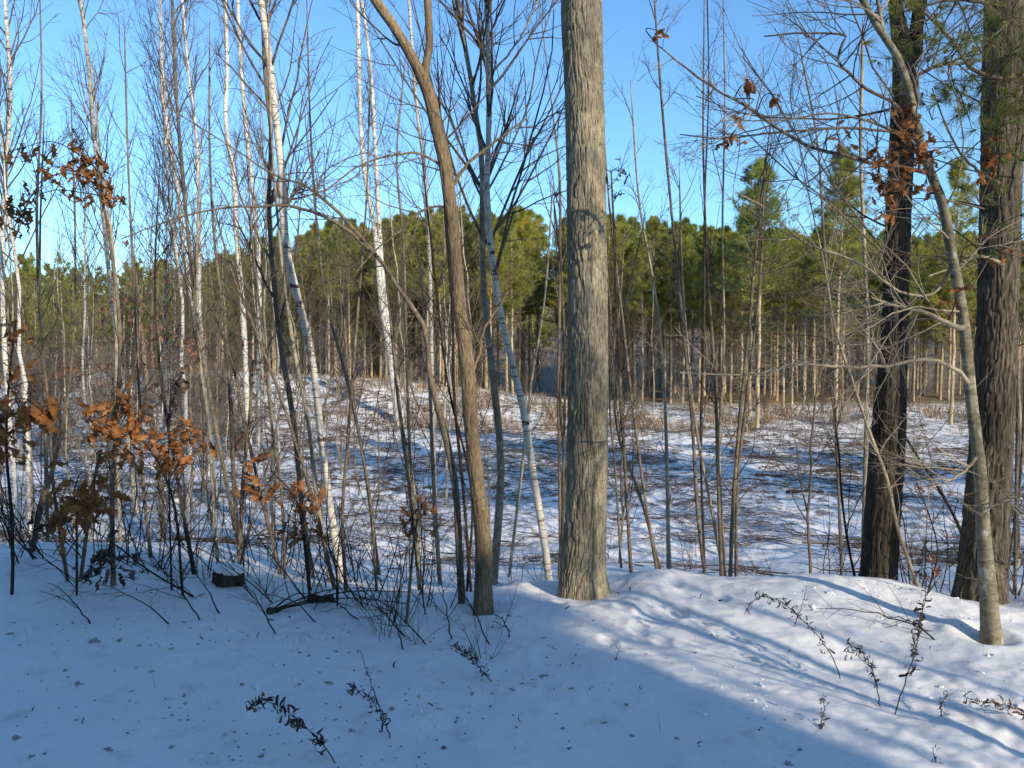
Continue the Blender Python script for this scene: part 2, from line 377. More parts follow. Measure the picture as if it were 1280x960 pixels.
def detailed_trunk(P, Rr, sides, rings, amp, k, seed, ridge=True):
    S = smooth_path(np.c_[P, Rr], rings); P = S[:, :3]; Rr = S[:, 3]
    T = np.gradient(P, axis=0); T /= np.linalg.norm(T, axis=1, keepdims=True)
    Nn = np.cross(T, [1., 0, 0]); Nn /= np.linalg.norm(Nn, axis=1, keepdims=True); B = np.cross(T, Nn)
    a = np.arange(sides)*2*math.pi/sides; zl = np.r_[0, np.cumsum(np.linalg.norm(np.diff(P, axis=0), axis=1))]
    A, Zl = np.meshgrid(a, zl); per = k
    wob = (fbm(Zl*4.2+seed, np.cos(A)*2+seed, 3)*1.3+fbm(Zl*1.4+seed, np.sin(A)*1.3, 2)*1.2)*k/30
    u = A/(2*math.pi)*per+wob; u = np.mod(u, per)
    # furrowed plates: seam-free because the lattice coordinate wraps on integer per
    def wn(u, z, off):
        ui = np.floor(u).astype(int); fu = u-ui; fu = fu*fu*(3-2*fu); zi = np.floor(z).astype(int); fz = z-zi; fz = fz*fz*(3-2*fz)
        g = lambda i_, j_: _lat[(i_ % per+off) % 256, j_ % 256]
        return (g(ui, zi)*(1-fu)+g(ui+1, zi)*fu)*(1-fz)+(g(ui, zi+1)*(1-fu)+g(ui+1, zi+1)*fu)*fz
    n1 = wn(u, Zl*9+seed, 3); n2 = wn(np.mod(u*2, per), Zl*22, 60)
    rd = (1-np.abs(2*n1-1)**.7) if ridge else n1
    D = amp*(-1.0*np.clip((rd-.5)/.35, 0, 1)+.7*n2-.1)
    lump = fbm(np.cos(A)*1.1+seed, Zl*1.1+np.sin(A), 3)*.07
    RR = Rr[:, None]*(1+lump)+D+Rr[:, None]*.38*np.exp(-np.maximum(Zl-.22, 0)/.11)*(.35+.65*np.cos(2.5*A+seed+np.sin(A))**2)
    V = P[:, None]+RR[..., None]*(Nn[:, None]*np.cos(A)[..., None]+B[:, None]*np.sin(A)[..., None])
    i = np.arange(rings-1)[:, None]*sides; j = np.arange(sides)[None]
    Q = np.stack([i+j, i+(j+1) % sides, i+sides+(j+1) % sides, i+sides+j], -1).reshape(-1, 4)
    return V, Q
def tree(name, label, cat, Y, stems, bark_='sap', limbs=(), br=None, group=None, dY=0, ext=3, detail=None, twigmat='twig', seed=1, leaves=None, leafm='leaf', leafsize=.12, leafdy=0, leafsp=1, leafn=1):
    """stems: lists of (u,v,width px of the photo). br: dict(n, L, ang, t0, up, sub, sub2)"""
    r = np.random.default_rng(seed*7+3)
    st = [stem3(s_, Y+.04*k, dY, ext, n=30) for k, s_ in enumerate(stems)]
    b0 = st[0][0][0]; base = (b0[0], b0[1], Hs(b0[0], b0[1]))
    root = empty(name, base, label, cat, group)
    for k, (P, Rr) in enumerate(st):
        mb = MB()
        if detail and k == 0: mb.add(*detailed_trunk(P, Rr, *detail))
        else: mb.tubes(P, Rr*(1+.06*r.normal(size=len(Rr))), 14 if Rr.max() > .02 else 8)
        mb.build('trunk', M[bark_], root, base)
    lb = []
    for l in limbs:
        ly = l.get('Y', Y); P, Rr = stem3(l['p'], ly, l.get('dY', 0), l.get('ext', 0), n=24, grounded=False)
        P = P+r.normal(size=P.shape)*Rr[:, None]*.25
        mb = MB(); mb.tubes(P, Rr, 8); mb.build('limb', M[l.get('m', bark_)], root, base); lb.append((P, Rr))
    if br:
        L0 = br.get('L', (.5, 1.4))
        for k, (P, Rr) in enumerate(st+lb):
            mb = MB()
            isl = k >= len(st)
            n = br['n'] if not isl else br.get('nl', 12)
            tt0 = br.get('t0', .25) if not isl else .15
            LL = L0 if not isl else (L0[0]*.55, L0[1]*.55)
            P1, R1 = grow(P[None], Rr[None], n, tt0, .99, LL, br.get('ang', 40), 8, br.get('up', .5), br.get('wig', .25), .55, .3, r, rmax=br.get('rmax', .012), lt=lambda t_: np.clip(1.35-.8*t_, .3, 1.2))
            P2, R2 = grow(P1, R1, br.get('sub', 5), .2, .98, (-.3, -.6), 38, 6, .3, .3, .7, .4, r, r0=.0011)
            P3, R3 = grow(P2, R2, br.get('sub2', 3), .2, .98, (-.3, -.6), 40, 4, .2, .3, .8, .6, r, r0=.0009)
            mb.tubes(P1, np.maximum(R1, .0014), 5); mb.tubes(P2, R2, 4); mb.tubes(P3, R3, 3)
            mb.build('branches', M[twigmat], root, base)
    if leaves:
        for (u, v, Yl, n, sp) in leaves:
            mb = MB(); tw = MB(); Yl = Yl+leafdy; sp = sp*leafsp
            c = at(u, v, Yl); n = max(1, int(n*leafn)); leaf_cluster(mb, c, n, sp, leafsize, r)
            # a twig that carries the cluster
            P, Rr = st[0]; j = np.argmin(np.linalg.norm(P-c, axis=1)+np.where(P[:, 2] > c[2]+.3, 5, 0))
            if lb:
                Q_ = np.concatenate([P]+[q for q, _ in lb]); j2 = np.argmin(np.linalg.norm(Q_-c, axis=1)); s0 = Q_[j2]
            else: s0 = P[j]
            mid = (s0+c)/2+r.normal(size=3)*.05+np.array([0, 0, .06])
            sp_ = smooth_path(np.array([[*s0, .004], [*mid, .003], [*c, .0018]]), 8); tw.tubes(sp_[:, :3], sp_[:, 3], 5)
            for q in range(min(n, 8)):
                e = c+r.normal(size=3)*sp; tw.tubes(np.array([c*.7+mid*.3, (c+e)/2, e]), np.array([.002, .0015, .001]), 3)
            lo = mb.build('leaf_cluster', M[leafm], root, base); tw.build('leaf_twig', M['darktwig'], lo, base)
    return root

BR = lambda n=22, L=(.5, 1.5), ang=38, **k: dict(n=n, L=L, ang=ang, **k)
# --- the big trunk right of centre
tree('oak_tree', 'biggest trunk, right of centre, with thick furrowed grey-tan bark at the snowbank edge', 'tree', 5.55,
     [[(731, 752, 66), (729, 735, 61), (729, 715, 57), (730, 690, 54), (732, 640, 51), (734, 560, 50), (735, 480, 49), (735, 380, 48), (733, 260, 47), (730, 120, 47.5), (726, 0, 49), (722, -200, 46)]],
     'oak', br=dict(n=34, L=(1.5, 3.6), ang=60, t0=.6, up=.4, sub=8, sub2=5, rmax=.03), ext=8, detail=(340, 1100, .009, 60, 4), seed=3)
# --- forked brown tree
tree('forked_tree', 'slender brown tree left of the big trunk, forking into a Y against the sky', 'tree', 5.15,
     [[(604, 762, 25), (604, 735, 23), (604, 675, 21.5), (596, 602, 19), (588, 518, 18), (584, 451, 18.5), (574.5, 384, 17), (569, 310, 15), (564, 269, 15), (559, 218, 17), (546, 161, 15), (532, 105, 15), (522, 84, 13), (504, 54, 12), (484, 20, 12), (467, -4, 12), (440, -60, 11)]],
     'brown', limbs=[dict(p=[(531, 108, 11), (534, 77, 9.5), (537, 40, 9), (535, 0, 9), (538, -90, 8)], ext=2),
                     dict(p=[(566, 232, 5), (572, 222, 4.5), (588, 201, 4), (608, 186, 3.5), (635, 165, 2.6), (658, 148, 2)]),
                     dict(p=[(556, 212, 4), (543, 201, 3.5), (517, 191, 3), (497, 193, 2.6), (454, 205, 2.2), (420, 228, 1.8), (395, 250, 1.2)]),
                     dict(p=[(562, 262, 4), (552, 258, 3), (531, 262, 3), (500, 289, 2.6), (470, 312, 2), (445, 340, 1.5)]),
                     dict(p=[(588, 470, 4.5), (600, 440, 4), (604, 412, 3.5), (612, 400, 3)], ext=.3)],
     br=dict(n=9, L=(.5, 1.3), ang=50, t0=.5, nl=9, sub=4, sub2=3, rmax=.008), detail=(100, 600, .003, 24, 9), seed=4, ext=2)
# --- arching tree
tree('arching_tree', 'thin brown stem beside the forked tree, its top arching left over the thicket', 'tree', 5.3,
     [[(577, 746, 9.6), (574, 690, 8.8), (568, 600, 8.8), (558, 550, 8.4), (545, 500, 8.0), (537, 468, 7.2), (535, 434, 6.4), (524, 394, 6.0), (507, 374, 5.6), (484, 337, 5.2), (447, 292, 4.8), (420, 262, 4.4), (396, 242, 4.0), (383, 232, 3.2), (349, 222, 2.4), (296, 188, 1.8), (242, 154, 1.4), (201, 128, 1.0)]],
     'sap', limbs=[dict(p=[(462, 312, 5), (430, 286, 4.5), (405, 270, 4), (390, 265, 4), (359, 257, 3.5), (325, 258, 3), (289, 259, 2.8), (249, 265, 2.3), (208, 277, 2), (151, 299, 1.3)]),
                   dict(p=[(359, 257, 3), (368, 240, 2.5), (380, 232, 2)]),
                   dict(p=[(396, 245, 3), (402, 220, 2), (430, 200, 1.6), (460, 190, 1.2)])],
     br=dict(n=16, L=(.35, 1.0), ang=50, t0=.55, nl=12, sub=4, sub2=2, rmax=.005), ext=0, seed=5, twigmat='twig')
# --- grey pair and leaning birch
tree('grey_sapling', 'slim grey trunk between the forked tree and the leaning white birch, nearly vertical', 'tree', 6.4,
     [[(618, 715, 11), (624, 637, 10), (626, 600, 9.5), (625, 555, 9), (618, 488, 9), (613, 444, 8.5), (605, 367, 8), (603, 296, 7.5), (603, 235, 7), (603, 201, 7), (595, 144, 6.5), (586, 84, 6), (571, 0, 6), (560, -80, 5)]],
     'grey', limbs=[dict(p=[(604, 250, 3), (625, 210, 2.5), (660, 130, 2.2), (672, 70, 1.8), (692, 0, 1.5)]), dict(p=[(589, 105, 2.5), (605, 60, 2), (600, 10, 1.5)])],
     br=BR(24, (.7, 1.8), 32, t0=.35, nl=10), seed=6)
tree('leaning_birch', 'slender birch left of the big trunk, leaning left with bright white lower bark', 'tree', 6.3,
     [[(687, 732, 10), (679, 667, 9.5), (669, 610, 9.5), (652, 501, 9), (635, 434, 8.5), (621, 367, 8), (613, 302, 8), (608, 218, 7.5), (610, 188, 7), (611, 87, 6.5), (608, 0, 6), (606, -80, 5)]],
     'birch', limbs=[dict(p=[(611, 95, 3), (640, 62, 2.5), (662, 25, 2), (680, -20, 1.6)], m='birchgrey')], br=BR(26, (.7, 1.9), 34, t0=.3, nl=10), seed=7)
# --- white birch left
tree('white_birch', 'tall white birch in the left thicket, leaning left with its white top against the sky', 'tree', 7.0,
     [[(428, 728, 10), (420, 680, 9.5), (408, 600, 9), (400, 535, 9), (393, 468, 9), (386, 428, 9), (373, 374, 9), (359, 319, 9.5), (354, 269, 9), (351, 201, 9), (343, 134, 9), (336, 67, 8.5), (326, 0, 8), (318, -80, 7)]],
     'birch', br=BR(26, (.7, 2.0), 30, t0=.4, nl=8), seed=8)
tree('dark_sapling', 'dark thin stem rising just beside the tall white birch', 'tree', 7.3,
     [[(392, 735, 8), (385, 690, 7.5), (376, 619, 7), (366, 518, 6.5), (351, 434, 6.5), (341, 330, 6), (336, 252, 5.5), (339, 168, 5), (331, 94, 4.5), (328, 0, 4)]],
     'sap', br=BR(22, (.7, 1.7), 32, t0=.3), seed=9)
# --- background birches (photo positions)
BGB = [
 ('two-stemmed white birch at the foot of the sunny mound before the pines', 36, [[(493, 478, 11), (487, 434, 10), (478, 385, 8), (470, 300, 6), (454, 201, 5.5), (449, 100, 5), (447, 0, 4.5)], [(484, 400, 6), (477, 330, 5.5), (470, 201, 5), (464, 100, 4.5), (457, 30, 4), (450, -10, 4)]], 'birch'),
 ('bright white birch, left one of the close pair left of the tall white birch', 27, [[(310, 528, 7), (306, 434, 6.5), (302, 367, 6.5), (296, 302, 6), (292, 218, 6), (282, 151, 5.5), (284, 84, 5), (282, 20, 4.5), (281, -40, 4)]], 'birch'),
 ('bright white birch, right one of the close pair left of the tall white birch', 29, [[(323, 520, 6), (324, 434, 6), (322, 302, 5.5), (314, 218, 5.5), (306, 144, 5), (299, 44, 4.5), (296, -30, 4)]], 'birch'),
 ('leaning grey-white birch with a brown top in the left thicket', 19, [[(268, 600, 6), (262, 535, 6), (255, 451, 6), (242, 384, 6), (230, 316, 5.5), (222, 235, 5), (210, 168, 5), (202, 100, 4.5), (201, 34, 4), (199, -30, 3.5)]], 'birch'),
 ('thin white birch crossing behind the leaning grey-white one', 23, [[(262, 560, 5), (259, 501, 5), (250, 400, 5), (249, 269, 4.5), (245, 168, 4), (235, 84, 3.5), (228, 0, 3)]], 'birch'),
 ('thin grey birch leaning left above the faded pink leaves', 18, [[(165, 590, 6), (155, 500, 6), (141, 384, 5.5), (134, 319, 5.5), (129, 269, 5), (118, 168, 5), (111, 84, 4.5), (101, 0, 4)]], 'birchgrey'),
 ('white birch stem at the very left edge of the thicket', 13, [[(22, 640, 6), (10, 500, 6), (4, 400, 5.5), (4, 285, 5.5), (8, 200, 5), (13, 100, 4.5), (7, 17, 4), (4, -40, 3)]], 'birch'),
 ('thin pale birch standing behind the forked tree', 20, [[(543, 600, 5), (540, 470, 5), (536, 302, 4.5), (531, 218, 4.2), (521, 134, 4), (511, 0, 3.5)]], 'birchgrey'),
 ('thin grey stem rising right through the left thicket top', 15, [[(290, 640, 5), (250, 420, 5), (232, 260, 4.5), (222, 140, 4), (215, 0, 3.5)]], 'sap'),
 ('straight dark sapling left of the big trunk with its top below the sky gap', 10, [[(700, 640, 4), (698, 500, 4), (700, 330, 3.5), (698, 200, 3), (692, 150, 2)]], 'sap'),
]
for k, (lab, Yb, sts, bk) in enumerate(BGB):
    tree('birch_tree' if 'birch' in bk else 'sapling_tree', lab, 'tree', Yb, sts, bk, br=dict(n=34 if Yb > 11 else 10, L=(.09*Yb if Yb < 16 else 1.3, .16*Yb if Yb < 16 else 2.9), ang=26, t0=.35, up=.35, sub=5, sub2=3, rmax=.014), seed=20+k, ext=2.5, twigmat='twig', group='birches and stems rising in the thicket')
# --- right side
tree('dark_trunk_tree', 'dark thick trunk at right behind the snow mound, forking near the top', 'tree', 6.0,
     [[(1096, 745, 46), (1098, 715, 43), (1104, 640, 42), (1112, 520, 39), (1116, 455, 33), (1119, 400, 31), (1121, 330, 29), (1124, 250, 29), (1129, 150, 29), (1132, 90, 28), (1122, 30, 17), (1116, -40, 16)]],
     'dark', limbs=[dict(p=[(1134, 105, 17), (1143, 60, 17), (1147, 0, 16), (1150, -80, 14)], ext=2),
                    dict(p=[(1126, 140, 5), (1119, 131, 4.5), (1082, 111, 4), (1062, 92, 3.6), (1048, 74, 3.5), (1050, 60, 3.3), (1058, 46, 3), (1030, 42, 2.6), (990, 42, 2.2), (955, 45, 1.8)], m='twig', dY=0, Y=5.7),
                    dict(p=[(1126, 166, 4), (1100, 163, 3.5), (1045, 160, 3.2), (1000, 163, 2.8), (950, 168, 2.4), (900, 173, 2), (850, 168, 1.5)], m='twig', Y=5.6),
                    dict(p=[(1130, 130, 4), (1090, 142, 3), (1050, 148, 2.6), (1000, 148, 2.2), (930, 142, 1.6), (870, 120, 1.2)], m='twig', Y=6.2),
                    dict(p=[(1135, 100, 5), (1180, 80, 4), (1215, 78, 3.5), (1260, 60, 3)], m='twig', Y=6.1),
                    dict(p=[(1110, 465, 5), (1090, 420, 4), (1084, 380, 3), (1060, 350, 2), (1020, 330, 1.4)], m='twig', Y=5.9)],
     br=dict(n=26, L=(.8, 2.0), ang=62, t0=.3, nl=16, sub=5, sub2=3, rmax=.009, up=.1, wig=.35), detail=(180, 700, .007, 34, 15), seed=31, ext=4)
pt = tree('pine_tree', 'thick reddish-grey pine trunk at the right edge with yellowish needles hanging from its top branches', 'tree', 5.5,
     [[(1224, 775, 64), (1226, 740, 58), (1230, 680, 54), (1236, 600, 50), (1243, 480, 46), (1248, 350, 44), (1252, 200, 45), (1258, 0, 47), (1262, -120, 44)]],
     'pinebark', limbs=[dict(p=[(1250, 100, 7), (1215, 85, 5), (1190, 50, 4), (1150, 10, 3)], m='twig', Y=5.2),
                        dict(p=[(1250, 230, 5), (1225, 215, 4), (1200, 190, 3), (1180, 150, 2), (1165, 110, 1.5)], m='twig', Y=4.9),
                        dict(p=[(1255, 30, 6), (1240, 10, 5), (1200, 0, 4), (1130, 15, 2)], m='twig', Y=4.7),
                        dict(p=[(1255, 330, 5), (1225, 320, 3.5), (1190, 335, 2.5), (1160, 345, 1.6)], m='lighttwig', Y=5.0),
                        dict(p=[(1262, 250, 5), (1270, 200, 4), (1275, 140, 3), (1285, 90, 2)], m='twig', Y=4.4)],
     br=dict(n=20, L=(.6, 1.5), ang=75, t0=.2, nl=10, sub=4, sub2=2, rmax=.007, up=.0), detail=(220, 800, .009, 40, 22), seed=32, ext=4)
TV, TF = tuft(26, .3, .016, np.random.default_rng(3)); o3 = []
r9 = np.random.default_rng(44)
for (u, v, Yl, n, sp) in [(1195, 60, 4.6, 22, .14), (1232, 100, 4.5, 34, .15), (1262, 70, 4.3, 30, .13), (1130, 40, 5.0, 18, .10), (1140, 12, 4.7, 16, .08), (1245, 165, 4.4, 20, .12), (1255, 25, 4.5, 36, .14), (1205, 130, 4.6, 10, .10), (1268, 120, 4.3, 26, .10), (1225, 255, 4.8, 14, .14), (1240, 285, 4.8, 10, .12), (1165, 150, 4.9, 7, .07), (1185, 100, 4.9, 12, .1), (1275, 190, 4.4, 14, .08), (1070, 250, 9, 22, .3), (1055, 225, 9, 16, .25)]:
    mb = MB(); tw = MB(); c = at(u, v, Yl); o3 = c+r9.normal(size=(n, 3))*sp; d = r9.normal(size=(n, 3))*.7; d[:, 2] -= .35
    mb.stamp(TV, TF, o3, frame_from(d, r9), r9.uniform(.08, .13, n))
    for q in o3[::2]: tw.tubes(np.array([c, (c+q)/2+[0, 0, .02], q]), np.array([.003, .002, .0012]), 3)
    no = mb.build('needles', M['nearneedle'], pt, pt.location[:], smooth=False); tw.build('needle_twig', M['twig'], no, pt.location[:])
tree('mottled_maple', 'pale spotted sapling before the right trunks, curving left, orange dead leaves in its twigs', 'tree', 4.55,
     [[(1240, 812, 24.6), (1236, 750, 21.1), (1228, 640, 15.8), (1226, 600, 15.0), (1218, 530, 14.1), (1211, 470, 13.6), (1206, 411, 13.2), (1199, 367, 12.3), (1190, 320, 12.3), (1178, 255, 11.4), (1163, 215, 10.6), (1150, 178, 10.1), (1142, 140, 9.7), (1133, 100, 9.2), (1119, 67, 8.8), (1099, 37, 7.9), (1078, 0, 7.9), (1060, -50, 7.0)]],
     'mottled', limbs=[dict(p=[(1165, 218, 6), (1150, 214, 5.5), (1095, 205, 5), (1051, 193, 4.5), (1018, 186, 4.2), (984, 168, 4), (934, 134, 3.6), (894, 111, 3), (850, 79, 2.4), (820, 55, 1.6)], m='sap', Y=4.5),
                       dict(p=[(1210, 478, 7), (1206, 471, 6), (1186, 456, 5), (1152, 449, 4.5), (1119, 456, 4), (1052, 458, 3.5), (991, 456, 3), (944, 468, 2.5), (894, 468, 2), (850, 466, 1.2)], m='lighttwig', Y=4.45),
                       dict(p=[(1205, 411, 7), (1186, 404, 6), (1150, 388, 5), (1125, 384, 3.5), (1090, 372, 2.5)], m='lighttwig', Y=4.4),
                       dict(p=[(1190, 330, 4), (1165, 368, 3.5), (1115, 360, 3.5), (1085, 335, 3.5), (1052, 320, 3.2), (1001, 300, 2.5), (960, 262, 1.8), (920, 240, 1.2)], m='lighttwig', Y=4.6),
                       dict(p=[(1119, 67, 6), (1105, 40, 5), (1098, 0, 4.5)], ext=.8),
                       dict(p=[(1150, 178, 5), (1120, 165, 4), (1080, 150, 3), (1040, 142, 2.6), (980, 150, 2), (900, 150, 1.4)], m='lighttwig', Y=4.7),
                       dict(p=[(1222, 570, 5), (1204, 590, 3.5), (1180, 603, 2.6), (1160, 610, 2)], m='lighttwig', Y=4.4),
                       dict(p=[(1228, 640, 4), (1250, 628, 3), (1280, 618, 2.5), (1310, 600, 2)], m='lighttwig', Y=4.4)],
     br=dict(n=16, L=(.5, 1.3), ang=60, t0=.35, nl=14, sub=5, sub2=3, rmax=.006, up=.05, wig=.35), seed=33, ext=2, twigmat='lighttwig', detail=(36, 260, .0015, 9, 30),
     leaves=[(1132, 132, 4.4, 5, .04), (1133, 155, 4.4, 5, .035), (1125, 195, 4.3, 9, .06), (1148, 185, 4.3, 8, .06), (1105, 235, 4.3, 8, .05), (1118, 245, 4.2, 5, .05), (1155, 232, 4.5, 3, .03), (1148, 200, 4.3, 4, .04), (1230, 205, 4.3, 7, .06), (1195, 370, 4.4, 3, .02), (1092, 195, 4.4, 3, .03), (1050, 168, 4.4, 3, .03), (913, 172, 4.4, 3, .025), (932, 103, 4.4, 2, .015), (969, 118, 4.4, 2, .015), (830, 40, 4.5, 2, .02), (916, 145, 4.4, 2, .02), (1260, 315, 4.4, 4, .05)], leafsize=.08, leafn=1.9)
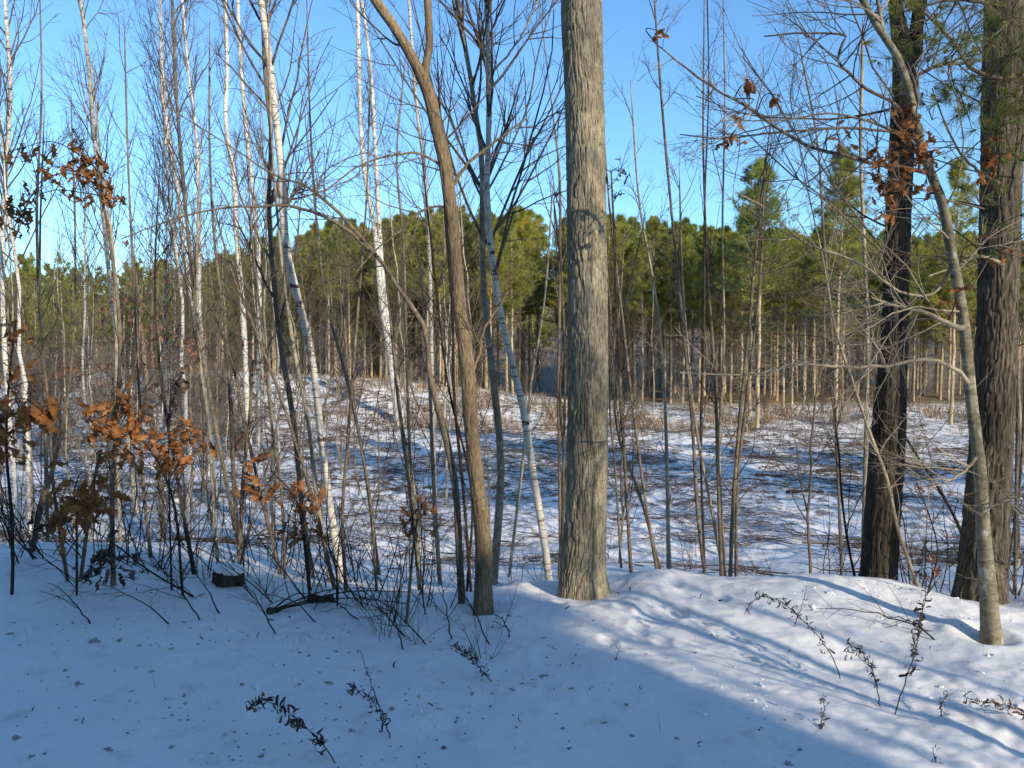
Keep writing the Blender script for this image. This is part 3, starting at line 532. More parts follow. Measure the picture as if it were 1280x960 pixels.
# --- authored thin saplings: (label, Y, [stems], bark)
SAP = [
 ('thin sapling of the clump right of the big trunk, its stem leaning far left', 5.9, [[(884, 744, 6), (872, 640, 5.5), (866, 540, 5), (852, 390, 4.6), (838, 250, 4.2), (825, 100, 3.6), (818, 0, 3)]], 'sap', 0),
 ('thickest stem of the sapling clump right of the big trunk', 5.9, [[(903, 743, 7), (899, 640, 6), (894, 480, 5), (884, 330, 4), (879, 180, 3), (880, 40, 2)]], 'sap', 0),
 ('right-leaning stems of the sapling clump right of the big trunk', 5.9, [[(912, 744, 7), (916, 640, 6.5), (925, 520, 5.5), (937, 400, 4.5), (946, 300, 3.5), (960, 180, 2.5)], [(920, 744, 6), (922, 600, 5), (934, 490, 4.5), (950, 350, 3.5), (955, 230, 2.5)]], 'sap', 0),
 ('pale middle stem of the sapling clump right of the big trunk', 6.0, [[(907, 743, 6), (899, 560, 5), (905, 430, 4.2), (903, 300, 3.4), (906, 120, 2.6), (904, 0, 2)]], 'grey', 0),
 ('bent pale sapling leaning left out of the sapling clump', 6.1, [[(909, 742, 5), (890, 640, 5), (868, 520, 4.6), (858, 420, 4.2), (852, 330, 3.5), (850, 250, 2.6)]], 'lighttwig', 0),
 ('left one of the thin saplings standing close right of the big trunk', 7.5, [[(820, 706, 5), (806, 620, 4.6), (790, 500, 4.2), (776, 380, 3.6), (762, 260, 3), (755, 170, 2)]], 'sap', 0),
 ('straight pale sapling between the big trunk and the sapling clump', 7.8, [[(836, 706, 7), (834, 600, 5.5), (830, 480, 4.6), (818, 360, 3.8), (800, 260, 3), (790, 130, 2)]], 'grey', 0),
 ('curved thin sapling between the big trunk and the sapling clump', 8.2, [[(822, 700, 5), (800, 620, 4), (772, 540, 3.6), (768, 470, 3), (780, 390, 2.5), (800, 300, 2)]], 'sap', 0),
 ('light sapling crossing in front of the dark trunk at right', 5.4, [[(1158, 760, 7), (1150, 739, 6.5), (1120, 652, 6), (1109, 600, 5.5), (1085, 535, 5), (1065, 475, 4.5), (1045, 414, 4), (1030, 330, 3), (1010, 240, 2.2)]], 'lighttwig', 1),
 ('greyish thin straight stem just left of the dark trunk', 7.2, [[(1078, 738, 7), (1080, 640, 6.5), (1083, 520, 6.5), (1084, 400, 6), (1080, 300, 5.5), (1076, 200, 5), (1078, 60, 4)]], 'grey', 0),
 ('dark thin sapling bending left of the dark trunk', 6.2, [[(1074, 745, 4.5), (1062, 690, 4), (1052, 620, 3.5), (1048, 560, 3), (1040, 500, 2)]], 'darktwig', 1),
 ('dark leaning pole at right between the dark trunk and pine trunk', 6.6, [[(1215, 700, 5), (1190, 640, 5), (1160, 590, 4.5), (1140, 560, 4), (1110, 500, 3)]], 'darktwig', 1),
 ('thin stems right of the pine trunk at the photo edge', 6.0, [[(1268, 780, 6), (1270, 640, 5), (1272, 450, 5), (1268, 300, 4), (1275, 100, 3)], [(1252, 760, 4), (1275, 600, 4), (1282, 450, 3)]], 'sap', 1),
 ('slim sapling left of the big trunk rising from the leaning birch foot', 6.8, [[(700, 700, 5), (706, 600, 4.6), (700, 480, 4), (712, 380, 3.5), (722, 300, 2)]], 'sap', 0),
 ('thin grey stem between the leaning birch and the grey sapling', 8, [[(640, 690, 5), (652, 590, 4.5), (664, 480, 4), (680, 380, 3), (690, 250, 2)]], 'grey', 0),
 ('dark pair of thin stems hugging the left side of the forked tree', 5.8, [[(588, 730, 5), (578, 600, 5), (568, 500, 4.5), (566, 400, 4), (556, 260, 3.5), (548, 100, 2.6)], [(584, 735, 4), (590, 620, 4), (560, 480, 3.5), (545, 360, 3), (530, 220, 2)]], 'darktwig', 0),
 ('pale lichen-spotted sapling left of the arching stem', 6.4, [[(524, 722, 9), (520, 670, 8.5), (512, 600, 8), (506, 560, 7), (498, 500, 6), (492, 440, 4), (486, 380, 3)]], 'mottled', 0),
 ('short pale sapling beside the brown curled leaf clump', 7.0, [[(548, 700, 7), (544, 640, 6.5), (540, 560, 6), (538, 500, 5), (532, 420, 4), (526, 340, 3)]], 'grey', 0),
 ('dark straight sapling between the white birch and lichen-spotted sapling', 5.6, [[(432, 732, 6), (428, 640, 5.5), (434, 560, 5), (441, 470, 4.6), (448, 380, 4), (458, 250, 3), (462, 120, 2)]], 'sap', 1),
 ('thin slanting sapling right of the white birch', 5.8, [[(470, 726, 5), (462, 620, 4.6), (448, 540, 4), (436, 470, 3.5), (430, 400, 3), (420, 300, 2)]], 'sap', 1),
 ('long thin sapling leaning hard to the left below the arching limb', 5.9, [[(418, 735, 7), (398, 650, 6), (372, 560, 5.5), (345, 480, 5), (318, 410, 4), (290, 340, 3), (268, 260, 2)]], 'sap', 0),
 ('grey stem leaning left from the thicket foot', 6.8, [[(412, 720, 7), (396, 620, 7), (384, 520, 6), (368, 440, 6), (356, 360, 5), (346, 260, 4), (338, 140, 3), (336, 30, 2)]], 'grey', 0),
 ('straight thin trunk above the snow-capped stump', 7.4, [[(300, 700, 7), (292, 600, 6.5), (288, 500, 6), (280, 400, 5), (268, 300, 4), (262, 180, 3), (262, 60, 2)]], 'sap', 0),
 ('slim dark sapling growing left of the snow-capped stump', 6.0, [[(246, 735, 7), (236, 680, 6.5), (222, 600, 5.5), (205, 500, 4.6), (196, 420, 4), (194, 330, 3), (198, 240, 2)]], 'darktwig', 1),
 ('sapling leaning right over the snow-capped stump', 6.2, [[(300, 706, 4), (318, 640, 3.5), (340, 560, 3), (352, 500, 2.4), (372, 420, 1.6)]], 'sap', 1),
 ('thin bare sapling with forked top left of the lit orange leaves', 6.5, [[(188, 690, 6), (180, 620, 5.5), (176, 540, 5), (172, 440, 4.5), (166, 330, 4), (160, 200, 3), (156, 60, 2)]], 'sap', 0),
 ('dark stem standing left of the low dark leaf clump', 5.6, [[(84, 722, 6), (74, 660, 6), (66, 600, 5), (62, 520, 4.6), (52, 420, 4), (50, 300, 3), (54, 180, 2)]], 'sap', 1),
 ('curving stem at left that leans over the dark shaggy leaves', 5.6, [[(104, 700, 6), (112, 640, 5.5), (122, 580, 5), (140, 520, 4), (168, 460, 3), (176, 380, 2)]], 'sap', 1),
 ('leaning grey stem among the leftmost saplings', 6.4, [[(38, 700, 9), (50, 640, 8), (68, 580, 6), (84, 500, 5), (92, 420, 4), (94, 300, 3), (90, 160, 2)]], 'sap', 0),
 ('thin vertical stem right of the leftmost orange leaves', 6.9, [[(60, 690, 6), (58, 600, 6), (56, 500, 5), (50, 400, 4.5), (46, 260, 4), (52, 120, 3), (50, 0, 2)]], 'sap', 0),
 ('crooked sapling between the arching limb end and the leaf cluster in the sky', 8.0, [[(150, 660, 6), (146, 560, 5.5), (145, 420, 5), (140, 300, 4.5), (132, 240, 4), (124, 180, 3), (118, 100, 2)]], 'grey', 0),
 ('thin sapling just right of the lit orange leaves', 6.6, [[(272, 700, 6), (266, 620, 5.5), (262, 540, 5), (250, 450, 4), (246, 340, 3), (250, 200, 2)]], 'grey', 0),
 ('long slanting sapling crossing the pine row left of the white birch', 7.2, [[(346, 700, 6), (322, 600, 5.5), (304, 520, 5), (292, 460, 4.5), (272, 400, 3.6), (262, 340, 2.4)]], 'sap', 0),
 ('thin slanting stem between the stump and the white birch', 6.8, [[(356, 715, 5), (352, 620, 4.6), (338, 520, 4), (330, 430, 3.4), (318, 330, 3), (310, 220, 2)]], 'sap', 0),
 ('tall thin sapling right of the white birch rising into the arching limb', 8.4, [[(470, 690, 6), (452, 560, 5), (430, 460, 4.8), (408, 380, 4.4), (396, 280, 4), (388, 160, 3), (384, 20, 2)]], 'sap', 0),
 ('thin dark stem left of the forked tree top against the sky', 9, [[(520, 680, 5), (512, 560, 5), (508, 440, 4.4), (504, 300, 4), (496, 200, 3), (505, 90, 2)]], 'sap', 0),
 ('thin stem at the foot of the big trunk right side', 8.6, [[(776, 700, 4), (770, 600, 3.6), (762, 480, 3), (775, 380, 2.5), (780, 300, 2)]], 'sap', 0),
 ('tall dark thin sapling between the sapling clump and the grey spruce', 9.5, [[(880, 690, 4), (876, 560, 4), (880, 400, 3.6), (881, 250, 3), (886, 100, 2), (884, 0, 2)]], 'darktwig', 0),
 ('tall bare sapling left of the dark trunk rising past the second grey spruce', 8.5, [[(1050, 660, 5), (1046, 560, 4.6), (1040, 420, 4.2), (1030, 300, 4), (1022, 180, 3), (1000, 60, 2)]], 'sap', 0),
]
SAPG = 'thin bare saplings along the top of the bank'
for k, (lab, Yb, sts, bk, low) in enumerate(SAP):
    sts = [[(a_, b_, c_*.8) for (a_, b_, c_) in q_] for q_ in sts]
    tree('sapling_tree', lab, 'tree', Yb, sts, bk, br=dict(n=12, L=(.3, 1.0), ang=38, t0=.12 if low else .22, up=.4, sub=4, sub2=3, rmax=.0045), seed=60+k, ext=1.0 if sts[0][-1][1] < 60 else .3, group=SAPG,
         twigmat='darktwig' if bk == 'darktwig' else ('lighttwig' if bk == 'lighttwig' else 'twig'))
# --- oak saplings that keep their dead leaves
OAKS = [
 ('young oak at the left edge holding big lit orange-brown leaves', 3.4, [[(14, 768, 7), (16, 700, 6.5), (14, 640, 6), (8, 560, 5), (12, 470, 4), (20, 400, 3)]], [(18, 485, 3.3, 9, .07), (38, 498, 3.3, 8, .06), (8, 515, 3.3, 9, .07), (30, 520, 3.3, 8, .06), (4, 565, 3.3, 8, .05), (50, 512, 3.3, 3, .03), (28, 412, 3.4, 3, .03)], 'leaf'),
 ('young oak with the brightest orange leaf bunch, lit by the sun above the shaded bank', 3.5, [[(226, 712, 6), (222, 660, 5.5), (212, 610, 5), (196, 575, 4), (170, 540, 3)]], [(150, 495, 3.4, 4, .03), (140, 520, 3.4, 12, .06), (165, 530, 3.4, 12, .065), (148, 548, 3.4, 10, .05), (190, 548, 3.4, 12, .06), (208, 570, 3.4, 9, .045), (250, 550, 3.45, 4, .03), (228, 530, 3.5, 3, .03)], 'leaf'),
 ('young oak with a small dark leaf rosette at its tip above the orange bunch', 3.8, [[(214, 715, 4), (212, 640, 3.6), (211, 560, 3), (213, 490, 2.4)]], [(213, 478, 3.8, 7, .03), (190, 512, 3.8, 3, .03), (232, 540, 3.8, 4, .03)], 'weedleaf'),
 ('low young oak with a drooping mop of brown leaves, orange on top and dark beneath', 3.6, [[(96, 718, 5), (96, 680, 4.5), (95, 640, 4), (92, 615, 3)]], [(92, 622, 3.5, 10, .05), (108, 618, 3.5, 10, .05), (100, 640, 3.5, 12, .05), (125, 605, 3.5, 3, .025)], 'leaf'),
 ('small oak twig with shaggy dark leaves hanging in the shade low at left', 3.3, [[(232, 740, 5), (205, 725, 4), (175, 705, 3.4), (150, 685, 3), (128, 670, 2)]], [(135, 690, 3.3, 12, .045), (140, 712, 3.3, 10, .04), (122, 715, 3.3, 5, .03), (60, 655, 3.7, 9, .045), (165, 710, 3.3, 5, .03)], 'weedleaf'),  # oak leaves in the dark leaf material: the bank's shade put into their colour
 ('young oak with a few lit orange leaves left of the white birch foot', 4.2, [[(386, 728, 8), (382, 690, 7), (378, 660, 5), (368, 620, 4), (340, 590, 3)]], [(372, 632, 4.2, 7, .045), (360, 612, 4.2, 4, .04), (398, 622, 4.2, 3, .025), (376, 655, 4.2, 5, .035), (322, 578, 4.3, 4, .03), (310, 612, 4.4, 4, .03)], 'leaf'),
 ('small sapling with a dangling tan curled leaf clump before the lichen-spotted stem', 4.9, [[(512, 735, 4), (516, 690, 3.6), (520, 660, 3), (528, 630, 2.4)]], [(534, 635, 4.9, 5, .035), (514, 648, 4.9, 7, .045)], 'leaf'),
 ('oak sapling whose leaves stand out brown against the blue sky at upper left', 4.6, [[(142, 735, 7), (140, 640, 6), (146, 520, 5), (150, 420, 4.5), (140, 320, 4), (128, 250, 3), (116, 205, 2)]], [(98, 180, 4.6, 4, .03), (66, 208, 4.6, 8, .045), (98, 205, 4.6, 6, .04), (118, 215, 4.6, 9, .05), (105, 240, 4.6, 6, .035), (140, 240, 4.6, 8, .04), (118, 195, 4.6, 4, .03), (20, 187, 4.6, 5, .04), (35, 250, 4.6, 8, .04), (20, 270, 4.6, 8, .045)], 'leaf'),
 ('small tree of faded pinkish leaves in the middle of the left thicket', 8.5, [[(205, 690, 7), (200, 600, 6.5), (186, 500, 6), (178, 420, 5), (172, 360, 3), (168, 320, 2)]], [(172, 335, 8.5, 12, .16), (190, 350, 8.5, 14, .16), (135, 380, 8.5, 14, .12), (150, 395, 8.6, 10, .12), (190, 400, 8.5, 16, .14), (165, 425, 8.5, 20, .16), (210, 425, 8.5, 20, .16), (240, 430, 8.6, 16, .14), (155, 455, 8.5, 12, .10), (70, 462, 8.5, 9, .06), (55, 438, 8.5, 7, .06), (105, 470, 8.5, 6, .05), (230, 450, 8.5, 8, .1)], 'pinkleaf'),
 ('reddish leaf scraps on a thin stem left of the long slanting sapling', 7.5, [[(300, 690, 5), (304, 600, 4.5), (312, 520, 4), (316, 450, 3)]], [(302, 545, 7.5, 9, .07), (308, 455, 7.5, 5, .05), (330, 462, 7.5, 4, .05), (305, 425, 7.5, 3, .04), (335, 535, 7.4, 4, .04)], 'pinkleaf'),
 ('thin shrub with small dark shrivelled leaves right of the big trunk against the sky', 6.5, [[(790, 735, 5), (782, 600, 4.5), (772, 420, 4), (768, 300, 3), (764, 215, 2)]], [(772, 215, 6.5, 9, .05), (758, 225, 6.5, 5, .04), (782, 218, 6.5, 5, .03), (776, 245, 6.5, 4, .03), (815, 425, 6.6, 3, .03)], 'weedleaf'),
 ('thin stem with dark shrivelled leaves just left of the big trunk against the sky', 6.4, [[(702, 720, 4), (704, 600, 3.5), (706, 450, 3), (698, 300, 2.5), (692, 250, 2)]], [(692, 243, 6.4, 6, .03), (706, 218, 6.2, 3, .02)], 'weedleaf'),
 ('bare oak twig holding one tan hanging leaf right of the dark trunk', 4.2, [[(1160, 740, 4), (1172, 690, 3.4), (1160, 640, 3), (1143, 600, 2)]], [(1143, 612, 4.2, 2, .012), (1160, 690, 4.2, 3, .03)], 'pinkleaf'),
]
for k, (lab, Yb, sts, lv, lm) in enumerate(OAKS):
    sts = [[(a_, b_, c_*.62) for (a_, b_, c_) in q_] for q_ in sts] if Yb < 4.5 else sts; dy = {3.4: 1.85, 3.5: 1.8, 3.8: 1.6, 3.6: 1.65, 3.3: 1.95, 4.2: 1.1, 4.6: .9}.get(Yb, 0); Yb += dy
    tree('oak_sapling', lab, 'young oak', Yb, sts, 'darktwig' if dy > 1 else 'sap', br=dict(n=12, L=(.2, .7) if dy > 1 else (.4, 1), ang=45, t0=.2, up=.3, sub=3, sub2=2, rmax=.003), seed=130+k, ext=0, leaves=lv, leafm=lm, leafsize=.05 if Yb > 6 and lm == 'weedleaf' else (.085 if lm == 'pinkleaf' else (.118 if dy > 1 else .095)), twigmat='darktwig', leafdy=dy, leafsp=1.6 if dy > 1 else 1.1, leafn=1.7 if lm == 'leaf' else .9, group='saplings that still hold dead leaves')

# ------------------------------------------------------------------ brush on the bank: low bare shrubs, each a thing
def shrub_proto(name, seed, h, nst, spread, mat_, sub=5, sub2=3, wig=.3, rbase=.006):
    r = np.random.default_rng(seed); root = empty(name, (0, 0, 0)); mb = MB(); mb2 = MB()
    a = r.uniform(0, 2*math.pi, nst); d = np.stack([np.cos(a)*spread, np.sin(a)*spread, np.ones(nst)], 1)*(1+.2*r.normal(size=(nst, 1)))
    d[:, :2] *= r.uniform(.2, 1.3, (nst, 1)); s0 = np.stack([r.normal(size=nst)*.05*h, r.normal(size=nst)*.05*h, np.full(nst, -.15)], 1)
    L = h*r.uniform(.6, 1.1, nst); pts = [s0]; D = d/np.linalg.norm(d, axis=1, keepdims=True); cur = s0
    for k in range(8):
        D = D+r.normal(size=D.shape)*wig*.35; D /= np.linalg.norm(D, axis=1, keepdims=True); cur = cur+D*(L/8)[:, None]; pts.append(cur)
    P = np.stack(pts, 1); Rr = np.linspace(1, .3, 9)[None]*(rbase*r.uniform(.6, 1.2, nst))[:, None]
    mb.tubes(P, Rr, 5); P2, R2 = grow(P, Rr, sub, .2, .97, (-.25, -.55), 42, 6, .3, .3, .6, .4, r, r0=rbase*.18)
    P3, R3 = grow(P2, R2, sub2, .2, .97, (-.3, -.6), 42, 4, .2, .3, .7, .5, r, r0=rbase*.15)
    mb2.tubes(P2, R2, 4); mb2.tubes(P3, R3, 3)
    mb.build('stems', M[mat_], root); mb2.build('branches', M[mat_], root)
    return root
protos = [shrub_proto('bare_shrub', 300+k, 1.1, 5+k, .5+.1*k, 'darktwig' if k < 3 else 'twig', 4, 2) for k in range(5)]
bankshrub = [(262, 728, 6.0, .9), (330, 735, 5.4, .8), (372, 738, 5.2, .9), (415, 735, 5.3, 1.0), (455, 738, 5.3, .9), (495, 745, 5.0, .9), (540, 745, 5.2, .8), (600, 795, 4.3, .38), (20, 715, 6.2, 1.1), (60, 715, 6.3, 1.1), (120, 712, 6.3, 1.0), (165, 715, 6.2, 1.0), (205, 722, 6.0, 1.0), (300, 712, 6.2, .9), (640, 735, 5.9, .45), (675, 730, 6.2, .5), (735, 700, 7.4, .7), (940, 735, 6.0, .35), (1040, 725, 6.6, .8), (1075, 735, 6.2, .6), (1150, 745, 6.0, 1.0), (1180, 740, 6.2, 1.0), (1275, 790, 5.6, 1.1), (860, 720, 6.4, .6), (440, 700, 7.0, 1.2), (380, 700, 7.2, 1.2), (240, 690, 7.6, 1.3), (100, 690, 7.6, 1.3), (30, 680, 8.0, 1.4), (510, 690, 7.8, 1.1), (590, 690, 8.0, .9), (345, 690, 8, 1.3), (180, 690, 8.2, 1.3), (480, 770, 4.6, .5), (520, 780, 4.5, .4)]
LM = [(60, 'the left photo edge'), (170, 'the leftmost young oaks'), (250, 'the bright orange leaf bunch'), (310, 'the snow-capped stump'), (380, 'the cut log end'), (440, 'the white birch foot'), (500, 'the slanting twigs'), (560, 'the lichen-spotted sapling'), (615, 'the forked tree foot'), (690, 'the leaning birch foot'), (760, 'the big trunk'), (860, 'the thin saplings past the big trunk'), (930, 'the sapling clump'), (1050, 'the snow mound'), (1130, 'the dark trunk'), (1200, 'the pine trunk'), (1400, 'the right photo edge')]
def near(u):
    for e, n in LM:
        if u <= e: return n
    return LM[-1][1]
used = set()
def uniq(fmt, u, y, alts):
    for a in alts:
        s_ = fmt % (a, near(u))
        if s_ not in used: used.add(s_); return s_
    return s_
first = [True]*len(protos)
for k, (u, v, Yb, hh) in enumerate(sorted(bankshrub)):
    p = at(u, v, Yb); z = Hs(p[0], p[1]); q = k % 5; lab = uniq('%s bare twiggy shrub on the bank beside %s', u, Yb, ['low dark', 'taller airy', 'grey spindly', 'small leaning'])
    if first[q]:
        o = protos[q]; first[q] = False; o.location = (p[0], p[1], z); o.rotation_euler = (0, 0, random.uniform(0, 6)); o.scale = (hh, hh, hh); tag(o, lab, 'shrub', 'bare shrubs on the bank')
    else: o = copy_thing(protos[q], (p[0], p[1], z), random.uniform(0, 6), hh, lab, 'bare shrubs on the bank')
    o['category'] = 'shrub'
# leaning twigs stuck in the foreground snow
TW = [((300, 725), (345, 790), 4.6), ((445, 735), (535, 800), 4.5), ((330, 742), (400, 716), 4.8), ((110, 725), (215, 740), 4.7), ((430, 735), (508, 805), 4.6), ((540, 690), (565, 800), 4.6), ((560, 720), (612, 790), 4.5), ((60, 728), (112, 748), 4.7), ((380, 745), (450, 700), 4.9), ((225, 700), (275, 742), 4.9), ((480, 750), (505, 812), 4.4), ((620, 770), (638, 800), 4.6), ((190, 700), (250, 745), 4.8), ((1105, 770), (1170, 800), 4.5), ((1010, 760), (1170, 802), 4.6)]
for k, (a, b_, Yb) in enumerate(TW):
    A = at(*a, Yb+.25); B = at(*b_, Yb); B[2] = Hs(B[0], B[1])-.01; A[2] = max(A[2], Hs(A[0], A[1])+.015)
    r = np.random.default_rng(500+k); P = smooth_path(np.array([B, (A+B)/2+[0, 0, .05], A]), 12); P += r.normal(size=P.shape)*.004; Rr = np.linspace(.005, .0015, 12)
    mb = MB(); mb.tubes(P, Rr, 6); P2, R2 = grow(P[None], Rr[None], 7, .2, .95, (.1, .35), 40, 6, .1, .25, .6, .4, r, r0=.0009); P3, R3 = grow(P2, R2, 2, .3, .9, (-.4, -.6), 40, 4, 0, .2, .7, .5, r, r0=.0008); mb.tubes(P2, R2, 4); mb.tubes(P3, R3, 3)
    o = mb.build('fallen_twig', M['darktwig'], None, B); o.location = B.tolist()
    tag(o, uniq('%s stick poking out of the shaded snow beside %s', b_[0], 0, ['dark branched', 'thin bent', 'long slanting', 'short forked', 'low lying']), 'twig', 'bare twigs poking out of the near snow')

# ------------------------------------------------------------------ dead weeds in the foreground
def gpt(u, v):      # ray against the near snow
    for Yb in np.arange(2.2, 7, .02):
        p = at(u, v, Yb)
        if p[2] <= Hs(p[0], p[1]): return p
    return at(u, v, 5)
WEEDS = [
 ('curled dead weed arching in the shaded snow at bottom left', [(430, 975), (408, 935), (378, 905), (350, 884), (325, 875), (308, 890)], 60, .05),
 ('dead weed with a bent tip and drooping brown leaves left of bottom centre', [(490, 925), (478, 895), (462, 872), (450, 864), (432, 862)], 40, .035),
 ('dark tangled dead weed lying on the snow below the forked tree', [(620, 855), (600, 835), (590, 820), (575, 812), (560, 806)], 70, .035),
 ('long arching dead weed on the sunny snow mound, tip drooping left', [(1052, 850), (1040, 820), (1020, 792), (1000, 772), (975, 752), (950, 745), (930, 768)], 60, .04),
 ('dead weed curved like a hook in the middle of the lower right snow', [(1100, 885), (1096, 858), (1086, 830), (1074, 812), (1062, 808), (1058, 822)], 55, .035),
 ('tall upright dead weed with shrivelled leaf clumps at right', [(1117, 893), (1132, 850), (1144, 815), (1150, 780), (1158, 740), (1152, 700), (1158, 682)], 70, .05),
 ('pale dead weed leaning in from the right edge with curled leaves', [(1300, 905), (1275, 888), (1248, 880), (1222, 876), (1205, 872)], 40, .04),
 ('short dark dead weed standing in the shadow line at lower right', [(1024, 916), (1027, 900), (1030, 885), (1028, 868)], 24, .03),
 ('small brown seed stalk with one leaf on the sunny snow', [(992, 785), (999, 765), (1006, 745), (1008, 732)], 8, .03),
 ('faint thin dead stalk rising left of the bent-tip weed', [(478, 890), (466, 860), (456, 830), (450, 812)], 14, .025),
 ('tiny dark weed sprig in the snow below the footprints', [(768, 826), (772, 818), (776, 806)], 8, .02),
 ('grey dead weed sprig above the right edge weed', [(1178, 900), (1176, 885), (1182, 872), (1190, 866)], 18, .03),
 ('small weed sprig at the bottom edge below the shadow line', [(1172, 975), (1168, 955), (1164, 935)], 10, .025),
]
for k, (lab, pts, nl, ls) in enumerate(WEEDS):
    nl = int(nl*1.4)
    r = np.random.default_rng(700+k); b0 = gpt(*pts[0]) if pts[0][1] < 958 else gpt(pts[0][0], 956)
    Yb = b0[1]; P = np.array([at(u, v, Yb+.03*q) for q, (u, v) in enumerate(pts)])
    if P[0, 2] > b0[2]: P[0] = b0
    P[0, 2] = min(P[0, 2], Hs(P[0, 0], P[0, 1])-.02)
    for q in range(1, len(P)): P[q, 2] = max(P[q, 2], Hs(P[q, 0], P[q, 1])+.02)
    S = smooth_path(P, 26); S += r.normal(size=S.shape)*.002
    root = empty('dead_weed', S[0], lab, 'dead weed', 'dead weeds in the near snow'); mb = MB(); mb.tubes(S, np.linspace(.0028, .0012, 26), 6); mb.build('stem', M['darktwig'], root, S[0])
    t_ = r.uniform(.25, 1, nl); idx = (t_*25).astype(int); o_ = S[idx]+r.normal(size=(nl, 3))*.009
    d = r.normal(size=(nl, 3))*.7; d[:, 2] -= .35
    mb = MB(); mb.stamp(CLV, CLF, o_, frame_from(d, r), r.uniform(.35, 1.15, nl)*ls*.85); mb.build('leaves', M['weedleaf' if k != 6 else 'pinkleaf'], root, S[0])

# thin dry stalks sticking out of the snow (nobody could count them)
mb = MB(); r = np.random.default_rng(81); n = 380
x = r.uniform(-4.5, 4, n); y = r.uniform(3.4, 7.5, n); keep = (y > 4.4) | (r.random(n) < .12); x = x[keep]; y = y[keep]; n = len(x); z = H(x, y)
a = np.stack([x, y, z-.02], 1); le = r.uniform(.03, .16, n); d = r.normal(size=(n, 3))*.25; d[:, 2] = 1; b_ = a+d*le[:, None]*.5; c = b_+(d+r.normal(size=(n, 3))*.3)*le[:, None]*.5
mb.tubes(np.stack([a, b_, c], 1), np.tile([.0013, .001, .0006], (n, 1)), 3); tag(mb.build('dry_stalks', M['lighttwig']), 'fine dry stalks sticking out of the bank snow', 'stalks', kind='stuff')

# dirt clods in the shaded snow
def clod_mesh(seed):
    r = np.random.default_rng(seed); nu, nv = 14, 9; V = []
    for j in range(nv):
        ph = math.pi*j/(nv-1)
        for i_ in range(nu):
            th = 2*math.pi*i_/nu; k_ = 1+float(fbm(math.cos(th)*2.2*math.sin(ph)+seed, math.sin(th)*2.2*math.sin(ph)+math.cos(ph)*2, 3))*1.3
            V.append((k_*math.sin(ph)*math.cos(th), .8*k_*math.sin(ph)*math.sin(th), .55*k_*math.cos(ph)))
    Q = [(j*nu+i_, j*nu+(i_+1) % nu, (j+1)*nu+(i_+1) % nu, (j+1)*nu+i_) for j in range(nv-1) for i_ in range(nu)]
    return np.array(V), np.array(Q)
CL = [(118, 803, 14), (150, 802, 7), (190, 840, 9), (98, 855, 9), (82, 840, 7), (230, 872, 6), (232, 880, 6), (303, 856, 7), (215, 935, 9), (135, 940, 8), (375, 855, 8), (410, 855, 9), (490, 888, 10), (300, 790, 4), (248, 805, 6), (165, 865, 5), (355, 832, 5), (680, 845, 9), (640, 862, 8), (652, 855, 6), (613, 885, 6), (615, 868, 5), (695, 895, 5), (783, 882, 6), (790, 922, 7), (570, 905, 6), (755, 905, 7), (846, 925, 6), (1000, 940, 8), (985, 968, 12), (537, 803, 6), (680, 798, 6), (420, 815, 6), (985, 955, 6), (250, 745, 12), (12, 793, 9), (572, 898, 6), (440, 915, 8), (590, 870, 7), (1084, 915, 6), (20, 925, 10), (40, 948, 10)]
clods = []
rc = np.random.default_rng(8)
for _ in range(22):
    CL.append((float(rc.uniform(10, 900)), float(rc.uniform(775, 950)), float(rc.uniform(3, 7))))
for k, (u, v, wd) in enumerate(CL):
    p = gpt(u, min(v, 957)); s_ = wd/2*p[1]/F
    if k < 4:
        V, Q = clod_mesh(900+k); o = mkmesh('dirt_clod', V, Q, M['clod']); clods.append(o)
    else: o = clods[k % 4].copy(); COL.objects.link(o)
    o.location = (p[0], p[1], Hs(p[0], p[1])-s_*.06); o.scale = (s_*random.uniform(.7, 1.3), s_*random.uniform(.7, 1.2), s_*random.uniform(.5, 1.1)); o.rotation_euler = (0, 0, k*1.7)
    tag(o, 'small brown clod of frozen dirt lying in the shaded near snow', 'dirt clod', 'dirt clods scattered on the near snow')
mb = MB(); r = np.random.default_rng(77); V, Q = clod_mesh(950); n = 900
x = r.normal(0, 1.7, n)-.5; y = r.uniform(3.0, 5.0, n); cl = (vnoise(x*2.5, y*2.5) > -.02) & (x+.7*y < 3.9); x = x[cl]; y = y[cl]; n = len(x)
mb.stamp(V, Q, np.stack([x, y, H(x, y)+.001], 1), rand_rot(n, .3, r), r.gamma(2, .0016, n)+.0012); tag(mb.build('dirt_crumbs', M['clod']), 'crumbs of dirt sprinkled over the near snow', 'dirt', kind='stuff')

mb = MB(); n = 1500; x = r.uniform(-3.4, 3.6, n); y = r.uniform(2.9, 5.4, n); cl = vnoise(x*1.8+7, y*1.8)+.4*vnoise(x*6, y*6) > .08; x = x[cl]; y = y[cl]; n = len(x)
mb.stamp(V, Q, np.stack([x, y, H(x, y)], 1), rand_rot(n, .3, r), r.gamma(2, .0022, n)+.0015); tag(mb.build('snow_crumbs', M['cap']), 'crumbs of crusted snow scattered over the near bank', 'snow', kind='stuff')
mb = MB(); n = 70; x = r.uniform(-3.2, 3, n); y = r.uniform(3.2, 5.4, n); d = r.normal(size=(n, 3)); d[:, 2] *= .25; mb.stamp(CLV, CLF, np.stack([x, y, H(x, y)+.006], 1), frame_from(d, r), r.uniform(.012, .04, n)); tag(mb.build('leaf_litter', M['weedleaf']), 'bits of dead leaf lying on the near snow', 'litter', kind='stuff')
